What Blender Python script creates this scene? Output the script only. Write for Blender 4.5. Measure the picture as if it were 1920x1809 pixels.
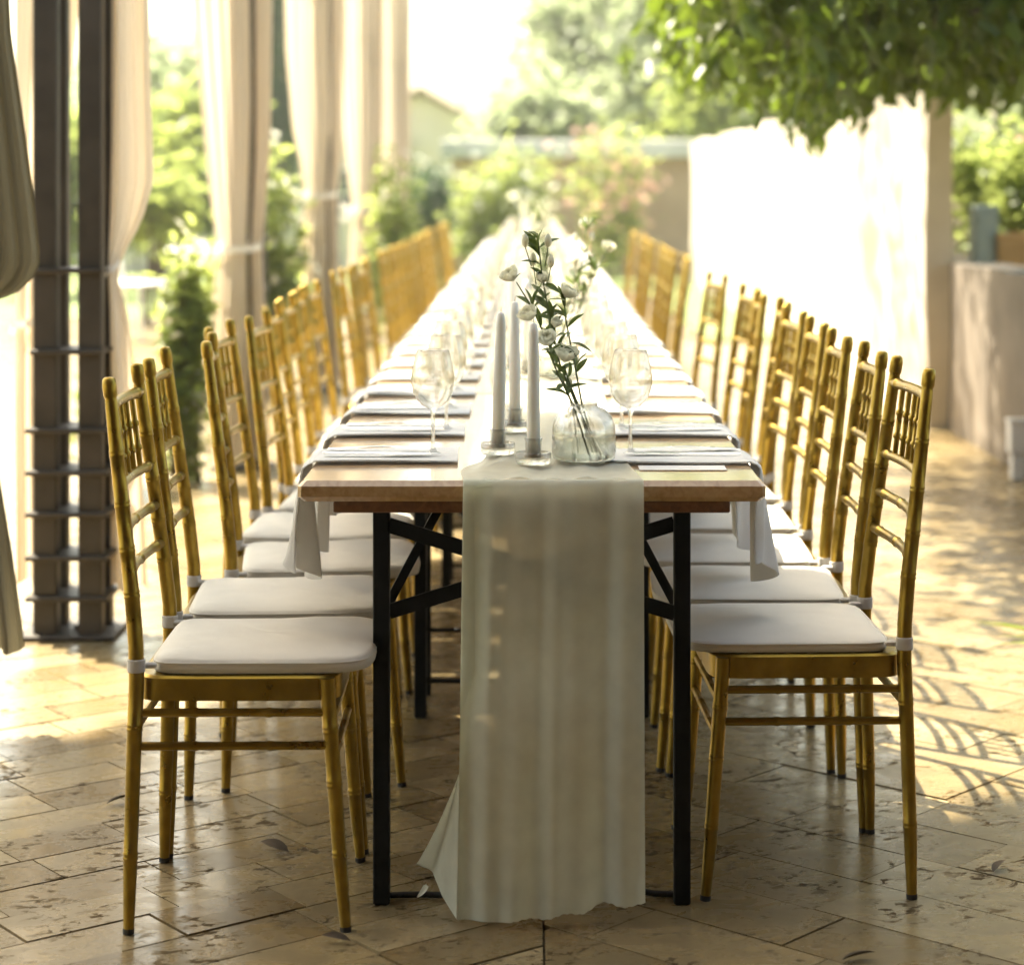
import bpy, math, random
import numpy as np
from mathutils import Vector, Matrix

for o in list(bpy.data.objects):
    bpy.data.objects.remove(o, do_unlink=True)
SC = bpy.context.scene
COL = SC.collection
R = math.radians
rng = np.random.default_rng(11)
random.seed(11)

# ------------------------------------------------------------------ camera
CAM_Z = 1.257
cd = bpy.data.cameras.new('camera')
cam = bpy.data.objects.new('camera', cd)
COL.objects.link(cam)
cam.location = (0.0, 0.0, CAM_Z)
cam.rotation_euler = (R(90), 0, 0)
cd.sensor_width = 36.0
cd.sensor_fit = 'HORIZONTAL'
cd.lens = 4100 / 1920 * 36.0
cd.shift_x = -37 / 1920
cd.shift_y = -559.5 / 1920
cd.clip_start = 0.05
cd.clip_end = 2000
cd.dof.use_dof = True
cd.dof.focus_distance = 3.95
cd.dof.aperture_fstop = 3.0
SC.camera = cam

# ------------------------------------------------------------------ sky, sun, exposure
TO_SUN = Vector((-0.40, 0.46, 0.92)).normalized()
world = bpy.data.worlds.new('World')
SC.world = world
world.use_nodes = True
wn = world.node_tree.nodes
wl = world.node_tree.links
bg = wn['Background']
sky = wn.new('ShaderNodeTexSky')
sky.sky_type = 'NISHITA'
sky.sun_disc = False
sky.sun_elevation = math.asin(TO_SUN.z)
sky.sun_rotation = math.atan2(TO_SUN.x, TO_SUN.y)
sky.air_density = 1.0
sky.dust_density = 4.0
sky.ozone_density = 0.0
warm = wn.new('ShaderNodeMix')              # camera white balance set for the warm side
warm.data_type = 'RGBA'
warm.blend_type = 'MULTIPLY'
warm.inputs[0].default_value = 1.0
warm.inputs[7].default_value = (1.04, 1.0, 0.81, 1)
wl.new(sky.outputs['Color'], warm.inputs[6])
wl.new(warm.outputs[2], bg.inputs['Color'])
bg.inputs['Strength'].default_value = 0.15

sd = bpy.data.lights.new('sun', 'SUN')
sun = bpy.data.objects.new('sun', sd)
COL.objects.link(sun)
sd.energy = 5.0
sd.angle = R(0.6)
sd.color = (1.0, 0.915, 0.74)
sun.rotation_euler = TO_SUN.to_track_quat('Z', 'Y').to_euler()
sun.location = (-6, 8, 14)

SC.view_settings.view_transform = 'Standard'
SC.view_settings.look = 'None'
SC.view_settings.gamma = 1.0
SC.view_settings.use_curve_mapping = False
SC.view_settings.exposure = 2.2
SC.render.engine = 'CYCLES'
SC.cycles.use_denoising = True
SC.cycles.max_bounces = 7
SC.cycles.diffuse_bounces = 3
SC.cycles.glossy_bounces = 3
SC.cycles.transmission_bounces = 6
SC.cycles.transparent_max_bounces = 16
SC.cycles.sample_clamp_indirect = 6.0
SC.cycles.caustics_reflective = False
SC.cycles.caustics_refractive = False

# ------------------------------------------------------------------ materials
def mat(name):
    m = bpy.data.materials.new(name)
    m.use_nodes = True
    return m, m.node_tree.nodes, m.node_tree.links, m.node_tree.nodes['Principled BSDF']

def noise(n, l, scale, detail=4, rough=0.55, coord='Object', stretch=None, dist=0.0):
    tc = n.new('ShaderNodeTexCoord')
    t = n.new('ShaderNodeTexNoise')
    t.inputs['Scale'].default_value = scale
    t.inputs['Detail'].default_value = detail
    t.inputs['Roughness'].default_value = rough
    t.inputs['Distortion'].default_value = dist
    if stretch or coord == 'Object':
        mp = n.new('ShaderNodeMapping')
        if stretch:
            mp.inputs['Scale'].default_value = stretch
        l.new(tc.outputs[coord], mp.inputs['Vector'])
        l.new(mp.outputs['Vector'], t.inputs['Vector'])
        t['mp'] = mp.name
    else:
        l.new(tc.outputs[coord], t.inputs['Vector'])
    return t

def ramp(n, l, fac, stops):
    r = n.new('ShaderNodeValToRGB')
    e = r.color_ramp.elements
    while len(e) < len(stops):
        e.new(0.5)
    for i, (p, c) in enumerate(stops):
        e[i].position = p
        e[i].color = (c, c, c, 1) if isinstance(c, (int, float)) else (*c, 1)
    l.new(fac, r.inputs['Fac'])
    return r

def mixc(n, l, fac, a, b, mode='MIX'):
    m = n.new('ShaderNodeMix')
    m.data_type = 'RGBA'
    m.blend_type = mode
    for sock, v in ((m.inputs[0], fac), (m.inputs[6], a), (m.inputs[7], b)):
        if hasattr(v, 'is_output') or isinstance(v, bpy.types.NodeSocket):
            l.new(v, sock)
        elif isinstance(v, (int, float)):
            sock.default_value = v
        else:
            sock.default_value = (*v, 1)
    return m.outputs[2]

def math_node(n, l, op, a, b=None):
    m = n.new('ShaderNodeMath')
    m.operation = op
    for i, v in enumerate((a, b)):
        if v is None:
            continue
        if isinstance(v, bpy.types.NodeSocket):
            l.new(v, m.inputs[i])
        else:
            m.inputs[i].default_value = v
    return m.outputs[0]

def bump(n, l, h, b, strength=0.3, dist=0.01):
    bp = n.new('ShaderNodeBump')
    bp.inputs['Strength'].default_value = strength
    bp.inputs['Distance'].default_value = dist
    l.new(h, bp.inputs['Height'])
    l.new(bp.outputs['Normal'], b.inputs['Normal'])

def simple(name, c1, c2, scale=8, rough=0.6, rough2=None, metal=0.0, bstr=0.15, bdist=0.004, stretch=None, detail=5, lo=0.35, hi=0.65):
    m, n, l, b = mat(name)
    t = noise(n, l, scale, detail, stretch=stretch)
    r = ramp(n, l, t.outputs['Fac'], [(lo, c1), (hi, c2)])
    l.new(r.outputs['Color'], b.inputs['Base Color'])
    b.inputs['Metallic'].default_value = metal
    if rough2 is None:
        b.inputs['Roughness'].default_value = rough
    else:
        rr = ramp(n, l, t.outputs['Fac'], [(lo, rough), (hi, rough2)])
        l.new(rr.outputs['Color'], b.inputs['Roughness'])
    if bstr:
        bump(n, l, t.outputs['Fac'], b, bstr, bdist)
    return m

def cloth_mat(name, col, trans, weave=1400, wrinkle=9, see=0.0, rough=0.95, wstr=0.25, tmix=0.5):
    m, n, l, b = mat(name)
    t = noise(n, l, wrinkle, 5)
    c = ramp(n, l, t.outputs['Fac'], [(0.3, tuple(x * 0.93 for x in col)), (0.7, col)])
    l.new(c.outputs['Color'], b.inputs['Base Color'])
    b.inputs['Roughness'].default_value = rough
    b.inputs['Specular IOR Level'].default_value = 0.15
    b.inputs['Sheen Weight'].default_value = 0.15
    tw = noise(n, l, weave, 2)
    add = math_node(n, l, 'MULTIPLY_ADD', tw.outputs['Fac'], 0.25)
    n[add.node.name].inputs[2].default_value = 0.0
    l.new(t.outputs['Fac'], n[add.node.name].inputs[2])
    bump(n, l, add, b, wstr, 0.01)
    out = n['Material Output']
    tr = n.new('ShaderNodeBsdfTranslucent')
    tr.inputs['Color'].default_value = (*trans, 1)
    mx = n.new('ShaderNodeMixShader')
    mx.inputs[0].default_value = tmix
    l.new(b.outputs[0], mx.inputs[1])
    l.new(tr.outputs[0], mx.inputs[2])
    last = mx
    if see > 0:
        tp = n.new('ShaderNodeBsdfTransparent')
        m2 = n.new('ShaderNodeMixShader')
        # open weave: thread density varies a little over the cloth
        tn = noise(n, l, 25, 3)
        rr = ramp(n, l, tn.outputs['Fac'], [(0.3, see * 0.7), (0.7, see * 1.25)])
        l.new(rr.outputs['Color'], m2.inputs[0])
        l.new(mx.outputs[0], m2.inputs[1])
        l.new(tp.outputs[0], m2.inputs[2])
        last = m2
    l.new(last.outputs[0], out.inputs['Surface'])
    return m

def leaf_mat(name, c1, c2, trans, tmix=0.45, rough=0.45):
    m, n, l, b = mat(name)
    g = n.new('ShaderNodeNewGeometry')
    r = ramp(n, l, g.outputs['Random Per Island'], [(0.0, c1), (1.0, c2)])
    l.new(r.outputs['Color'], b.inputs['Base Color'])
    b.inputs['Roughness'].default_value = rough
    tr = n.new('ShaderNodeBsdfTranslucent')
    tc = mixc(n, l, g.outputs['Random Per Island'], tuple(x * 0.75 for x in trans), trans)
    l.new(tc, tr.inputs['Color'])
    mx = n.new('ShaderNodeMixShader')
    mx.inputs[0].default_value = tmix
    l.new(b.outputs[0], mx.inputs[1])
    l.new(tr.outputs[0], mx.inputs[2])
    l.new(mx.outputs[0], n['Material Output'].inputs['Surface'])
    return m

def thin_glass(name, tint=(0.98, 0.98, 0.965), solid=0.5):
    m, n, l, b = mat(name)
    n.remove(b)
    tp = n.new('ShaderNodeBsdfTransparent')
    gl = n.new('ShaderNodeBsdfGlossy')
    gl.inputs['Roughness'].default_value = 0.03
    lw = n.new('ShaderNodeLayerWeight')
    lw.inputs['Blend'].default_value = 0.5
    edge = ramp(n, l, lw.outputs['Facing'], [(0.0, tint), (0.6, tuple(x * 0.96 for x in tint)), (0.84, tuple(x * 0.68 for x in tint)), (1.0, tuple(x * 0.18 for x in tint))])
    p5 = math_node(n, l, 'POWER', lw.outputs['Facing'], 4.0)
    fr = math_node(n, l, 'MULTIPLY_ADD', p5, 0.75)
    fr.node.inputs[2].default_value = 0.07
    l.new(edge.outputs['Color'], tp.inputs['Color'])
    mx = n.new('ShaderNodeMixShader')
    l.new(fr, mx.inputs[0])
    l.new(tp.outputs[0], mx.inputs[1])
    l.new(gl.outputs[0], mx.inputs[2])
    gs = n.new('ShaderNodeBsdfGlass')
    gs.inputs['IOR'].default_value = 1.45
    gs.inputs['Roughness'].default_value = 0.0
    m2 = n.new('ShaderNodeMixShader')
    m2.inputs[0].default_value = solid
    l.new(mx.outputs[0], m2.inputs[1])
    l.new(gs.outputs[0], m2.inputs[2])
    l.new(m2.outputs[0], n['Material Output'].inputs['Surface'])
    return m

def gold_mat():
    m, n, l, b = mat('gold_resin')
    t = noise(n, l, 30, 5)
    oi = n.new('ShaderNodeObjectInfo')
    r = ramp(n, l, t.outputs['Fac'], [(0.3, (0.25, 0.16, 0.02)), (0.7, (0.40, 0.265, 0.042))])
    c = mixc(n, l, math_node(n, l, 'MULTIPLY', oi.outputs['Random'], 0.35), r.outputs['Color'], (0.22, 0.145, 0.018))
    l.new(c, b.inputs['Base Color'])
    b.inputs['Metallic'].default_value = 0.85
    rr = ramp(n, l, t.outputs['Fac'], [(0.3, 0.26), (0.7, 0.42)])
    l.new(rr.outputs['Color'], b.inputs['Roughness'])
    t2 = noise(n, l, 160, 3, stretch=(1, 1, 0.08))
    bump(n, l, t2.outputs['Fac'], b, 0.12, 0.002)
    return m

def wood_mat(name, c1, c2, c3, rough=(0.22, 0.38), axis=(14, 1.4, 14), bs=0.12):
    m, n, l, b = mat(name)
    t = noise(n, l, 5, 7, stretch=axis, dist=0.6)
    oi = n.new('ShaderNodeObjectInfo')
    l.new(oi.outputs['Random'], n[t['mp']].inputs['Location'])
    r = ramp(n, l, t.outputs['Fac'], [(0.28, c1), (0.5, c2), (0.72, c3)])
    t2 = noise(n, l, 2.2, 3)
    c = mixc(n, l, ramp(n, l, t2.outputs['Fac'], [(0.4, 0.0), (0.75, 0.35)]).outputs['Color'], r.outputs['Color'], c1)
    l.new(c, b.inputs['Base Color'])
    rr = ramp(n, l, t2.outputs['Fac'], [(0.3, rough[0]), (0.7, rough[1])])
    l.new(rr.outputs['Color'], b.inputs['Roughness'])
    bump(n, l, t.outputs['Fac'], b, bs, 0.003)
    return m

def travertine(name, per_object):
    m, n, l, b = mat(name)
    g = n.new('ShaderNodeNewGeometry')
    oi = n.new('ShaderNodeObjectInfo')
    rnd = oi.outputs['Random'] if per_object else g.outputs['Random Per Island']
    tc = n.new('ShaderNodeTexCoord')
    rot = n.new('ShaderNodeMapping')      # bedding of the stone runs along the pavers
    rot.inputs['Rotation'].default_value = (0, 0, R(-20))
    l.new(g.outputs['Position'], rot.inputs['Vector'])
    sc = n.new('ShaderNodeMapping')
    sc.inputs['Scale'].default_value = (1.0, 1.5, 1.0)
    l.new(rot.outputs['Vector'], sc.inputs['Vector'])
    def N(scale, detail, vec, rough=0.6, dist=0.0):
        t = n.new('ShaderNodeTexNoise')
        t.inputs['Scale'].default_value = scale
        t.inputs['Detail'].default_value = detail
        t.inputs['Roughness'].default_value = rough
        t.inputs['Distortion'].default_value = dist
        l.new(vec, t.inputs['Vector'])
        return t.outputs['Fac']
    base = ramp(n, l, rnd, [(0.0, (0.175, 0.120, 0.050)), (0.35, (0.255, 0.186, 0.086)), (0.7, (0.32, 0.242, 0.122)), (1.0, (0.39, 0.305, 0.165))])
    band = N(9, 6, sc.outputs['Vector'], 0.65, 0.7)
    c = mixc(n, l, ramp(n, l, band, [(0.38, 0.55), (0.62, 0.0)]).outputs['Color'], base.outputs['Color'], (0.13, 0.098, 0.048))
    # pits: clustered small holes, filled with dirt
    pitn = N(30, 3, sc.outputs['Vector'], 0.65, 0.4)
    clus = N(6.5, 4, rot.outputs['Vector'], 0.6)
    pm = math_node(n, l, 'MULTIPLY', ramp(n, l, pitn, [(0.53, 0.0), (0.59, 1.0)]).outputs['Color'],
                   ramp(n, l, clus, [(0.49, 0.0), (0.60, 1.0)]).outputs['Color'])
    pit2 = N(11, 5, sc.outputs['Vector'], 0.72, 1.2)
    pm2 = ramp(n, l, pit2, [(0.62, 0.0), (0.665, 1.0)]).outputs['Color']
    pits = math_node(n, l, 'MAXIMUM', pm, pm2)
    c = mixc(n, l, math_node(n, l, 'MULTIPLY', pits, 0.95), c, (0.055, 0.036, 0.016))
    dirt = N(2.3, 5, g.outputs['Position'], 0.6)
    c = mixc(n, l, ramp(n, l, dirt, [(0.42, 0.0), (0.72, 0.4)]).outputs['Color'], c, (0.15, 0.115, 0.06))
    l.new(c, b.inputs['Base Color'])
    rg = ramp(n, l, band, [(0.3, 0.38), (0.7, 0.18)])
    rgh = mixc(n, l, pits, rg.outputs['Color'], (0.8, 0.8, 0.8))
    l.new(rgh, b.inputs['Roughness'])
    sp = ramp(n, l, pits, [(0.0, 0.5), (0.6, 0.05)])
    l.new(sp.outputs['Color'], b.inputs['Specular IOR Level'])
    hgt = math_node(n, l, 'SUBTRACT', math_node(n, l, 'MULTIPLY', band, 0.35), pits)
    bump(n, l, hgt, b, 0.3, 0.003)
    return m

M = {}
M['gold'] = gold_mat()
M['rubber'] = simple('black_rubber', (0.01, 0.01, 0.01), (0.02, 0.02, 0.02), 20, 0.6)
M['cushion'] = cloth_mat('cushion_cloth', (0.84, 0.79, 0.69), (0.8, 0.74, 0.62), wrinkle=11, tmix=0.06, wstr=0.6)
M['strap'] = cloth_mat('strap_cloth', (0.74, 0.71, 0.66), (0.7, 0.65, 0.6), tmix=0.15)
M['napkin'] = cloth_mat('napkin_cloth', (0.84, 0.83, 0.80), (0.80, 0.78, 0.74), wrinkle=16, tmix=0.22)
M['curtainshade'] = cloth_mat('shaded_curtain_cloth', (0.17, 0.155, 0.105), (0.16, 0.14, 0.085), wrinkle=4, tmix=0.25, wstr=0.25)  # darker copy of the curtain cloth, shade put into the colour
M['runner'] = cloth_mat('runner_gauze', (0.79, 0.82, 0.71), (0.79, 0.82, 0.69), wrinkle=6, see=0.17, tmix=0.5, wstr=0.15)
M['curtain'] = cloth_mat('curtain_cloth', (0.81, 0.725, 0.60), (0.80, 0.69, 0.53), wrinkle=4, tmix=0.42, wstr=0.2)
M['tie'] = cloth_mat('tie_cloth', (0.84, 0.81, 0.76), (0.8, 0.78, 0.72), tmix=0.3)
M['tabletop'] = wood_mat('table_wood', (0.38, 0.225, 0.10), (0.50, 0.32, 0.155), (0.58, 0.40, 0.21), rough=(0.10, 0.2))
M['tabletop'].node_tree.nodes['Principled BSDF'].inputs['Coat Weight'].default_value = 0.6
M['tabletop'].node_tree.nodes['Principled BSDF'].inputs['Coat Roughness'].default_value = 0.12
M['apron'] = wood_mat('apron_wood', (0.12, 0.05, 0.02), (0.18, 0.075, 0.028), (0.24, 0.11, 0.045), rough=(0.35, 0.5))
M['black'] = simple('black_steel', (0.005, 0.0055, 0.006), (0.010, 0.011, 0.012), 25, 0.5, metal=0.0)
M['black'].node_tree.nodes['Principled BSDF'].inputs['Specular IOR Level'].default_value = 0.15
M['column'] = simple('brown_column_paint', (0.030, 0.022, 0.013), (0.055, 0.041, 0.026), 7, 0.5, 0.62)
M['glass'] = thin_glass('clear_glass')
M['glasslight'] = thin_glass('clear_holder_glass', solid=0.12)
M['candle'] = simple('white_wax', (0.82, 0.82, 0.77), (0.86, 0.86, 0.81), 15, 0.5, bstr=0.05)
M['candle'].node_tree.nodes['Principled BSDF'].inputs['Subsurface Weight'].default_value = 0.6
M['candle'].node_tree.nodes['Principled BSDF'].inputs['Subsurface Radius'].default_value = (0.03, 0.025, 0.02)
M['wick'] = simple('wick', (0.3, 0.28, 0.24), (0.4, 0.38, 0.33), 60, 0.9)
M['steel'] = simple('cutlery_steel', (0.30, 0.31, 0.33), (0.42, 0.43, 0.45), 30, 0.22, 0.35, metal=0.95, bstr=0.02)
M['card'] = simple('card_paper', (0.66, 0.64, 0.60), (0.72, 0.70, 0.66), 30, 0.8, bstr=0.03)
M['petal'] = cloth_mat('white_petal', (0.86, 0.85, 0.75), (0.82, 0.82, 0.64), weave=300, wrinkle=40, tmix=0.35, rough=0.7)
M['petalpink'] = cloth_mat('coral_petal', (0.72, 0.46, 0.37), (0.75, 0.5, 0.4), weave=300, wrinkle=40, tmix=0.4, rough=0.7)
M['stem'] = simple('green_stem', (0.05, 0.07, 0.02), (0.09, 0.12, 0.035), 40, 0.55)
M['bouquetleaf'] = leaf_mat('bouquet_leaf', (0.05, 0.085, 0.02), (0.11, 0.16, 0.04), (0.16, 0.22, 0.05), 0.35)
M['leafdark'] = leaf_mat('tree_leaf', (0.035, 0.065, 0.012), (0.065, 0.105, 0.016), (0.21, 0.30, 0.025), 0.40)
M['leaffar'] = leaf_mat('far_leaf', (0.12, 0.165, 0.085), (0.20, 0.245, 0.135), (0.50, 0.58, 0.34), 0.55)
M['leafbush'] = leaf_mat('bush_leaf', (0.06, 0.10, 0.02), (0.14, 0.19, 0.05), (0.50, 0.58, 0.16), 0.55)
M['leafdeep'] = leaf_mat('conifer_leaf', (0.025, 0.06, 0.018), (0.05, 0.10, 0.03), (0.08, 0.16, 0.04), 0.25)
M['bark'] = simple('bark', (0.05, 0.035, 0.022), (0.13, 0.095, 0.065), 14, 0.9, bstr=0.6, bdist=0.02, stretch=(1, 1, 0.25))
M['plaster'] = simple('white_plaster', (0.48, 0.425, 0.345), (0.60, 0.545, 0.46), 2.5, 0.85, bstr=0.25, bdist=0.01, detail=8)
M['concrete'] = simple('beige_concrete', (0.13, 0.105, 0.078), (0.205, 0.168, 0.128), 3.0, 0.85, bstr=0.35, bdist=0.01, detail=8)
M['brownwall'] = simple('brown_render', (0.30, 0.20, 0.13), (0.38, 0.26, 0.175), 1.5, 0.9, bstr=0.2)
M['coping'] = simple('grey_coping', (0.40, 0.385, 0.36), (0.52, 0.50, 0.47), 3, 0.8)
M['house'] = simple('cream_render', (0.66, 0.58, 0.47), (0.74, 0.66, 0.54), 2, 0.9)
M['roof'] = simple('roof_tile', (0.36, 0.24, 0.16), (0.46, 0.32, 0.22), 6, 0.85)
M['pane'] = simple('window_pane', (0.05, 0.06, 0.07), (0.08, 0.09, 0.10), 3, 0.12, bstr=0)
M['terracotta'] = simple('terracotta', (0.42, 0.18, 0.08), (0.52, 0.24, 0.115), 9, 0.8)
M['soil'] = simple('soil', (0.04, 0.028, 0.018), (0.075, 0.05, 0.03), 40, 0.95)
M['whitepaint'] = simple('white_paint', (0.74, 0.73, 0.71), (0.80, 0.79, 0.77), 12, 0.5, bstr=0.05)
M['greybox'] = simple('blue_grey_paint', (0.24, 0.29, 0.29), (0.30, 0.35, 0.35), 6, 0.5)
M['planter'] = wood_mat('planter_wood', (0.30, 0.17, 0.06), (0.42, 0.25, 0.10), (0.50, 0.31, 0.14), rough=(0.5, 0.7), axis=(3, 3, 12))
M['dryleaf'] = simple('dry_leaf', (0.035, 0.025, 0.012), (0.09, 0.06, 0.03), 30, 0.8)
M['grout'] = simple('dark_joint_sand', (0.06, 0.045, 0.025), (0.10, 0.075, 0.045), 30, 0.95)
M['tile'] = travertine('travertine_paver', True)
M['tilestuff'] = travertine('travertine_pavers_far', False)
M['terrace'] = simple('pale_terrace', (0.34, 0.27, 0.18), (0.46, 0.37, 0.26), 3.5, 0.6, bstr=0.2, detail=8)
M['grass'] = simple('lawn_grass', (0.10, 0.145, 0.035), (0.19, 0.24, 0.075), 5, 0.9, bstr=0.8, bdist=0.05, detail=9)
M['earth'] = simple('dry_ground', (0.20, 0.17, 0.09), (0.28, 0.25, 0.13), 0.6, 0.95, detail=9)
M['water'] = thin_glass('vase_water', (0.92, 0.95, 0.92), 0.0)
# ------------------------------------------------------------------ mesh helpers
class MB:
    def __init__(self):
        self.v = []
        self.f = []
    def add(self, vs, fs):
        k = len(self.v)
        self.v.extend([tuple(map(float, p)) for p in vs])
        self.f.extend([tuple(i + k for i in q) for q in fs])
        return self
    def box(self, c, s, rz=0.0, bev=0.0):
        x, y, z = (a / 2 for a in s)
        if bev <= 0:
            vs = [(sx * x, sy * y, sz * z) for sz in (-1, 1) for sy in (-1, 1) for sx in (-1, 1)]
            fs = [(0, 2, 3, 1), (4, 5, 7, 6), (0, 1, 5, 4), (2, 6, 7, 3), (0, 4, 6, 2), (1, 3, 7, 5)]
        else:
            vs, fs = [], []
            rings = [(-z, bev), (-z + bev, 0), (z - bev, 0), (z, bev)]
            for zz, ins in rings:
                a, b2 = x - ins, y - ins
                cb = bev * 0.7
                vs += [(-a + cb, -b2, zz), (a - cb, -b2, zz), (a, -b2 + cb, zz), (a, b2 - cb, zz), (a - cb, b2, zz), (-a + cb, b2, zz), (-a, b2 - cb, zz), (-a, -b2 + cb, zz)]
            for r in range(3):
                for i in range(8):
                    j = (i + 1) % 8
                    fs.append((r * 8 + i, r * 8 + j, r * 8 + 8 + j, r * 8 + 8 + i))
            fs.append(tuple(range(7, -1, -1)))
            fs.append(tuple(range(24, 32)))
        co, si = math.cos(rz), math.sin(rz)
        return self.add([(c[0] + co * p[0] - si * p[1], c[1] + si * p[0] + co * p[1], c[2] + p[2]) for p in vs], fs)
    def bar(self, a, b, w, h):
        a, b = Vector(a), Vector(b)
        d = (b - a).normalized()
        up = Vector((0, 1, 0)) if abs(d.y) < 0.9 else Vector((0, 0, 1))
        s = d.cross(up).normalized()
        u = s.cross(d)
        vs = [p + s * (sx * w / 2) + u * (sy * h / 2) for p in (a, b) for sx, sy in ((-1, -1), (1, -1), (1, 1), (-1, 1))]
        return self.add(vs, [(0, 3, 2, 1), (4, 5, 6, 7), (0, 1, 5, 4), (1, 2, 6, 5), (2, 3, 7, 6), (3, 0, 4, 7)])
    def tube(self, pts, n=10, caps=True):
        """pts: (x, y, z, r)"""
        P = [Vector(p[:3]) for p in pts]
        vs, fs = [], []
        prev = None
        for i, p in enumerate(P):
            d = (P[min(i + 1, len(P) - 1)] - P[max(i - 1, 0)])
            d = d.normalized() if d.length > 1e-9 else Vector((0, 0, 1))
            if prev is None:
                ref = Vector((1, 0, 0)) if abs(d.x) < 0.9 else Vector((0, 1, 0))
                s = d.cross(ref).normalized()
            else:
                s = (prev - d * prev.dot(d)).normalized()
            prev = s
            u = d.cross(s)
            for k in range(n):
                a = 2 * math.pi * k / n
                vs.append(p + (s * math.cos(a) + u * math.sin(a)) * pts[i][3])
        for i in range(len(P) - 1):
            for k in range(n):
                k2 = (k + 1) % n
                fs.append((i * n + k, i * n + k2, (i + 1) * n + k2, (i + 1) * n + k))
        if caps:
            fs.append(tuple(range(n - 1, -1, -1)))
            e = (len(P) - 1) * n
            fs.append(tuple(range(e, e + n)))
        return self.add(vs, fs)
    def lathe(self, prof, n=20, c=(0, 0, 0)):
        vs, fs = [], []
        for r, z in prof:
            for k in range(n):
                a = 2 * math.pi * k / n
                vs.append((c[0] + r * math.cos(a), c[1] + r * math.sin(a), c[2] + z))
        for i in range(len(prof) - 1):
            for k in range(n):
                k2 = (k + 1) % n
                fs.append((i * n + k, i * n + k2, (i + 1) * n + k2, (i + 1) * n + k))
        return self.add(vs, fs)
    def grid(self, fn, nu, nv, closed_u=False, skip=None):
        vs = [fn(i / (nu if closed_u else nu - 1), j / (nv - 1)) for j in range(nv) for i in range(nu)]
        fs = []
        for j in range(nv - 1):
            for i in range(nu if closed_u else nu - 1):
                if skip and skip(i, j):
                    continue
                i2 = (i + 1) % nu
                fs.append((j * nu + i, j * nu + i2, (j + 1) * nu + i2, (j + 1) * nu + i))
        return self.add(vs, fs)
    def prism(self, poly, z0, z1, ins=0.0, drop=0.0):
        n = len(poly)
        cx = sum(p[0] for p in poly) / n
        cy = sum(p[1] for p in poly) / n
        def inset(p):
            dx, dy = cx - p[0], cy - p[1]
            d = math.hypot(dx, dy) or 1
            return (p[0] + dx / d * ins * 1.4, p[1] + dy / d * ins * 1.4)
        vs = [(p[0], p[1], z0) for p in poly]
        rings = 1
        if ins > 0:
            vs += [(p[0], p[1], z1 - drop) for p in poly] + [(*inset(p), z1) for p in poly]
            rings = 2
        else:
            vs += [(p[0], p[1], z1) for p in poly]
        fs = []
        for r in range(rings):
            for i in range(n):
                j = (i + 1) % n
                fs.append((r * n + i, r * n + j, (r + 1) * n + j, (r + 1) * n + i))
        fs.append(tuple(range(rings * n, rings * n + n)))
        return self.add(vs, fs)
    def mesh(self, name, m, smooth=True, angle=None):
        me = bpy.data.meshes.new(name)
        me.from_pydata(self.v, [], self.f)
        me.materials.append(M[m] if isinstance(m, str) else m)
        if smooth:
            me.polygons.foreach_set('use_smooth', [True] * len(me.polygons))
            if angle is not None:
                try:
                    me.set_sharp_from_angle(angle=R(angle))
                except Exception:
                    pass
        me.update()
        return me
    def obj(self, name, m, parent=None, smooth=True, angle=40, loc=None):
        return link(name, self.mesh(name, m, smooth, angle), parent, loc)

def link(name, me, parent=None, loc=None):
    o = bpy.data.objects.new(name, me)
    COL.objects.link(o)
    if parent is not None:
        o.parent = parent
    if loc is not None:
        o.location = loc
    return o

def tag(o, label=None, cat=None, group=None, kind=None):
    if label:
        o['label'] = label
    if cat:
        o['category'] = cat
    if group:
        o['group'] = group
    if kind:
        o['kind'] = kind
    return o

def thing(name, label, cat, loc=(0, 0, 0), rz=0.0, group=None):
    o = bpy.data.objects.new(name, None)
    o.empty_display_size = 0.1
    COL.objects.link(o)
    o.location = loc
    o.rotation_euler = (0, 0, rz)
    return tag(o, label, cat, group)

KIDS = {}
def remember(root):
    KIDS.clear()
def copy_tree(o, parent=None, kids=None):
    c = o.copy()
    COL.objects.link(c)
    c.parent = parent
    for ch in kids.get(o, ()):
        copy_tree(ch, c, kids)
    return c
def kids_of(root):
    out = {}
    def walk(o):
        out[o] = list(o.children)
        for ch in out[o]:
            walk(ch)
    walk(root)
    return out
def dup(root, kids, loc, rz, label, group=None):
    c = copy_tree(root, None, kids)
    c.location = loc
    c.rotation_euler = (0, 0, rz)
    c['label'] = label
    if group:
        c['group'] = group
    return c

ONES = ['first', 'second', 'third', 'fourth', 'fifth', 'sixth', 'seventh', 'eighth', 'ninth', 'tenth', 'eleventh', 'twelfth',
        'thirteenth', 'fourteenth', 'fifteenth', 'sixteenth', 'seventeenth', 'eighteenth', 'nineteenth']
TENS = ['', '', 'twent', 'thirt', 'fort', 'fift']
def ordinal(i):          # 1-based
    if i <= 19:
        return ONES[i - 1]
    t, u = divmod(i, 10)
    return TENS[t] + ('ieth' if u == 0 else 'y-' + ONES[u - 1])

def np_mesh(name, V, Q, m, smooth=False):
    """V (n,3) floats, Q (m,4) ints"""
    me = bpy.data.meshes.new(name)
    nf, k = Q.shape
    me.vertices.add(len(V))
    me.vertices.foreach_set('co', np.ascontiguousarray(V, dtype=np.float32).ravel())
    me.loops.add(nf * k)
    me.loops.foreach_set('vertex_index', np.ascontiguousarray(Q, dtype=np.int32).ravel())
    me.polygons.add(nf)
    me.polygons.foreach_set('loop_start', np.arange(0, nf * k, k, dtype=np.int32))
    me.polygons.foreach_set('loop_total', np.full(nf, k, dtype=np.int32))
    if smooth:
        me.polygons.foreach_set('use_smooth', np.ones(nf, dtype=bool))
    me.materials.append(M[m])
    me.update(calc_edges=True)
    me.validate()
    return me

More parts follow.
